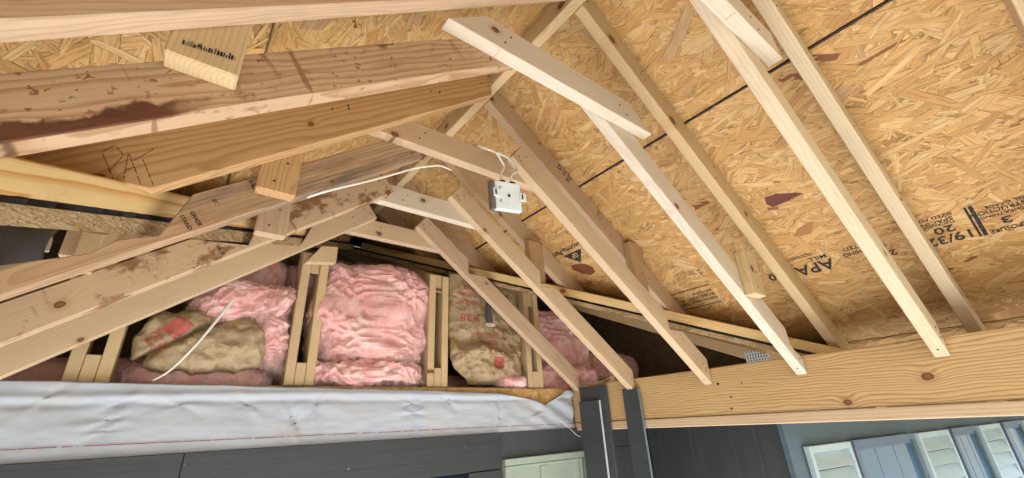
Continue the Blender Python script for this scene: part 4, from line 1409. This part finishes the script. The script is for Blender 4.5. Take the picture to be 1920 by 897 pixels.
def print_quad(c, du, dv, par, f, mat, n=12):
    vs, fs = [], []
    for i in range(n + 1):
        for j in range(n + 1):
            x = c[0] + du[0] * i / n + dv[0] * j / n; z = c[1] + du[1] * i / n + dv[1] * j / n
            vs.append((x, f(x, z), z + H))
    for i in range(n):
        for j in range(n):
            a = i * (n + 1) + j; fs.append((a, a + n + 1, a + n + 2, a + 1))
    m_ = bpy.data.meshes.new('print'); m_.from_pydata(vs, [], fs)
    return mesh_obj('print', m_, mat, Matrix.Identity(4), par)
print_quad((-.062, .372), (.052, -.032), (.045, .052), pa, crum_y, M['red_ink'])
stamp('print', 'PINK', (-.085, 1.9, .362), (.052, 0, -.075), (.07, 0, .048), .038, M['red_ink'], pa, 1.0, surf=crum_y)
stamp('print', 'FIBERGLAS', (-.10, 1.9, .340), (.062, 0, -.07), (.07, 0, .058), .020, M['red_ink'], pa, .7, surf=crum_y)

# dark plastic sheet at far left below the cut roof edge
def bagfn(u, v):
    x = -.56 + .30 * u
    yv = WY + (.75 * x - .20) / RS + .16
    z = zr(yv) - .03 - .13 * (1 - v)
    return Vector((x, yv - .05 * math.sin(3.1 * v) + .04 * noise.noise(Vector((x * 6, z * 7, 1))) + .014 * noise.noise(Vector((x * 17, z * 17, 4))), z))
vs, fs = [], []
for i in range(61):
    for j in range(31):
        p = bagfn(i / 60, j / 30); vs.append((p.x + .5, p.y - 1.6, p.z - .22))
for i in range(60):
    for j in range(30):
        a = i * 31 + j; fs.append((a, a + 31, a + 32, a + 1))
me = bpy.data.meshes.new('plastic_sheet'); me.from_pydata(vs, [], fs)
ps = mesh_obj('plastic_sheet', me, M['bag'], Matrix.Translation((-.5, 1.6, .22 + H)), None, True)
so = ps.modifiers.new('thickness', 'SOLIDIFY'); so.thickness = .002
tag(ps, 'dark grey plastic sheet sagging under the cut roof edge at far left', 'plastic sheet')
for (a, b, lab) in (((-.345, 1.33, .462), (-.385, 1.30, .425), 'short cut wire pointing down-left from the cut roof edge'), ((-.29, 1.33, .462), (-.275, 1.32, .405), 'short cut wire hanging beside the rough framing stub')):
    tag(tube('cut_wire', [a, tuple((Vector(a) + Vector(b)) / 2 + Vector((.004, 0, .004))), b], .0035, M['cable_old'], None, 8), lab, 'wire')

# ------------------------------------------------------------------ electrical box and cables
BO = Vector((.757, 1.02, .668))
bu = Vector((.985, -.05, .12)).normalized(); bw0 = Vector((.17, -.12, 1)); bw = (bw0 - bu * bw0.dot(bu)).normalized(); bt = bw.cross(bu)
eb = tag(empty('electrical_box', BO), 'square galvanised electrical box hanging from a white cable', 'electrical box')
def epart(n, a0, a1, d0, d1, c0, c1, mat, bev=.0015):
    O = BO + bu * a0 + bt * d0 + bw * c0
    return prism(n, O, bu, bw, rect(a1 - a0, c1 - c0), d1 - d0, M[mat], eb, bev)
epart('shell', 0, .108, 0, .022, 0, .105, 'galv', .003)
epart('side_band', -.0175, -.0012, .002, .022, .0, .104, 'galv_side')
for (x0, z0) in ((-.012, .042), (.100, .038)):
    br = epart('bracket', x0, x0 + .026, -.006, -.002, z0, z0 + .032, 'galv')
    epart('bracket_slot', x0 + .006, x0 + .012, -.0072, -.0063, z0 + .008, z0 + .026, 'black', 0)
for (x0, z0, r) in ((.020, .030, .0055), (.020, .078, .0055), (.054, .054, .0065)):
    bm = bmesh.new(); bmesh.ops.create_cone(bm, cap_ends=True, segments=14, radius1=r, radius2=r, depth=.0016)
    me = bpy.data.meshes.new('knockout'); bm.to_mesh(me); bm.free()
    p = BO + bu * x0 + bw * z0 - bt * .0012
    q = (-bt).to_track_quat('Z', 'Y').to_matrix().to_4x4(); q.translation = (p.x, p.y, p.z + H)
    mesh_obj('knockout', me, M['galv_side'], q, eb)
    bm = bmesh.new(); bmesh.ops.create_cone(bm, cap_ends=True, segments=12, radius1=r * .62, radius2=r * .62, depth=.0016)
    me = bpy.data.meshes.new('screw'); bm.to_mesh(me); bm.free()
    q = q.copy(); q.translation = q.translation + (bu * .0012 - bw * .001) - bt * .0008
    mesh_obj('screw', me, M['galv'] if r < .006 else M['black'], q, eb)
for x0 in (.030, .072):
    epart('cable_clamp', x0, x0 + .020, .006, .026, .1055, .114, 'black', .002)
t1 = BO + bu * .040 + bw * .112 + bt * .014
t2 = BO + bu * .082 + bw * .112 + bt * .014
c1 = tube('cable', [t1, t1 + Vector((-.002, 0, .03)), (.800, 1.026, .852), (.783, 1.022, .876), (.762, 1.018, .897)], .0042, M['cable'], None, 10)
tag(c1, 'short white cable end sticking up out of the electrical box', 'cable')
tube('cut_tip', [(.762, 1.018, .897), (.7605, 1.0178, .8985)], .0030, M['black'], c1, 8, 1)
c2 = tube('cable', [t2, t2 + Vector((.0, 0, .03)), (.862, 1.03, .862), (.838, 1.04, .908), (.80, 1.055, .928), (.758, 1.08, .948), (.735, 1.10, .963), (.71, 1.14, .965), (.60, 1.20, .93)], .0042, M['cable'], None, 10)
tag(c2, 'white cable looping from the electrical box up over the tan collar tie', 'cable')
c3 = tube('cable', [(.66, 1.16, .862), (.597, 1.125, .838), (.555, 1.118, .818), (.505, 1.122, .795), (.44, 1.124, .752), (.36, 1.125, .700), (.25, 1.127, .632), (.20, 1.16, .61)], .0034, M['cable'], None, 10)
tag(c3, 'white cable running left along the grey weathered board', 'cable')
c4 = tube('cable', [(.135, 1.935, .50), (.118, 1.93, .46), (.085, 1.925, .385), (.045, 1.93, .305), (.0, 1.945, .235), (-.04, 1.955, .20)], .0060, M['cable'], None, 10, 6, .0028)
tag(c4, 'white cable hanging in front of the crumpled paper batt', 'cable')
c5 = tube('cable', [(1.98, 1.94, .235), (2.10, 1.945, .225), (2.22, 1.95, .23), (2.40, 1.96, .28)], .0025, M['cable_old'], None, 8)
tag(c5, 'thin tan wire lying above the beam near the trim boards', 'cable')
for (x, y, z, r) in ((BX - .0006, 1.035, .125, .006), (BX - .0006, .99, .066, .0045), (BX - .0006, 1.0, .02, .005), (BX - .0006, .93, .118, .003)):
    bm = bmesh.new(); bmesh.ops.create_cone(bm, cap_ends=True, segments=12, radius1=r, radius2=r * .8, depth=.001)
    me = bpy.data.meshes.new('bolt_hole'); bm.to_mesh(me); bm.free()
    q = Vector((-1, 0, 0)).to_track_quat('Z', 'Y').to_matrix().to_4x4(); q.translation = (x, y, z + H)
    mesh_obj('bolt_hole', me, M['black'], q, beam)
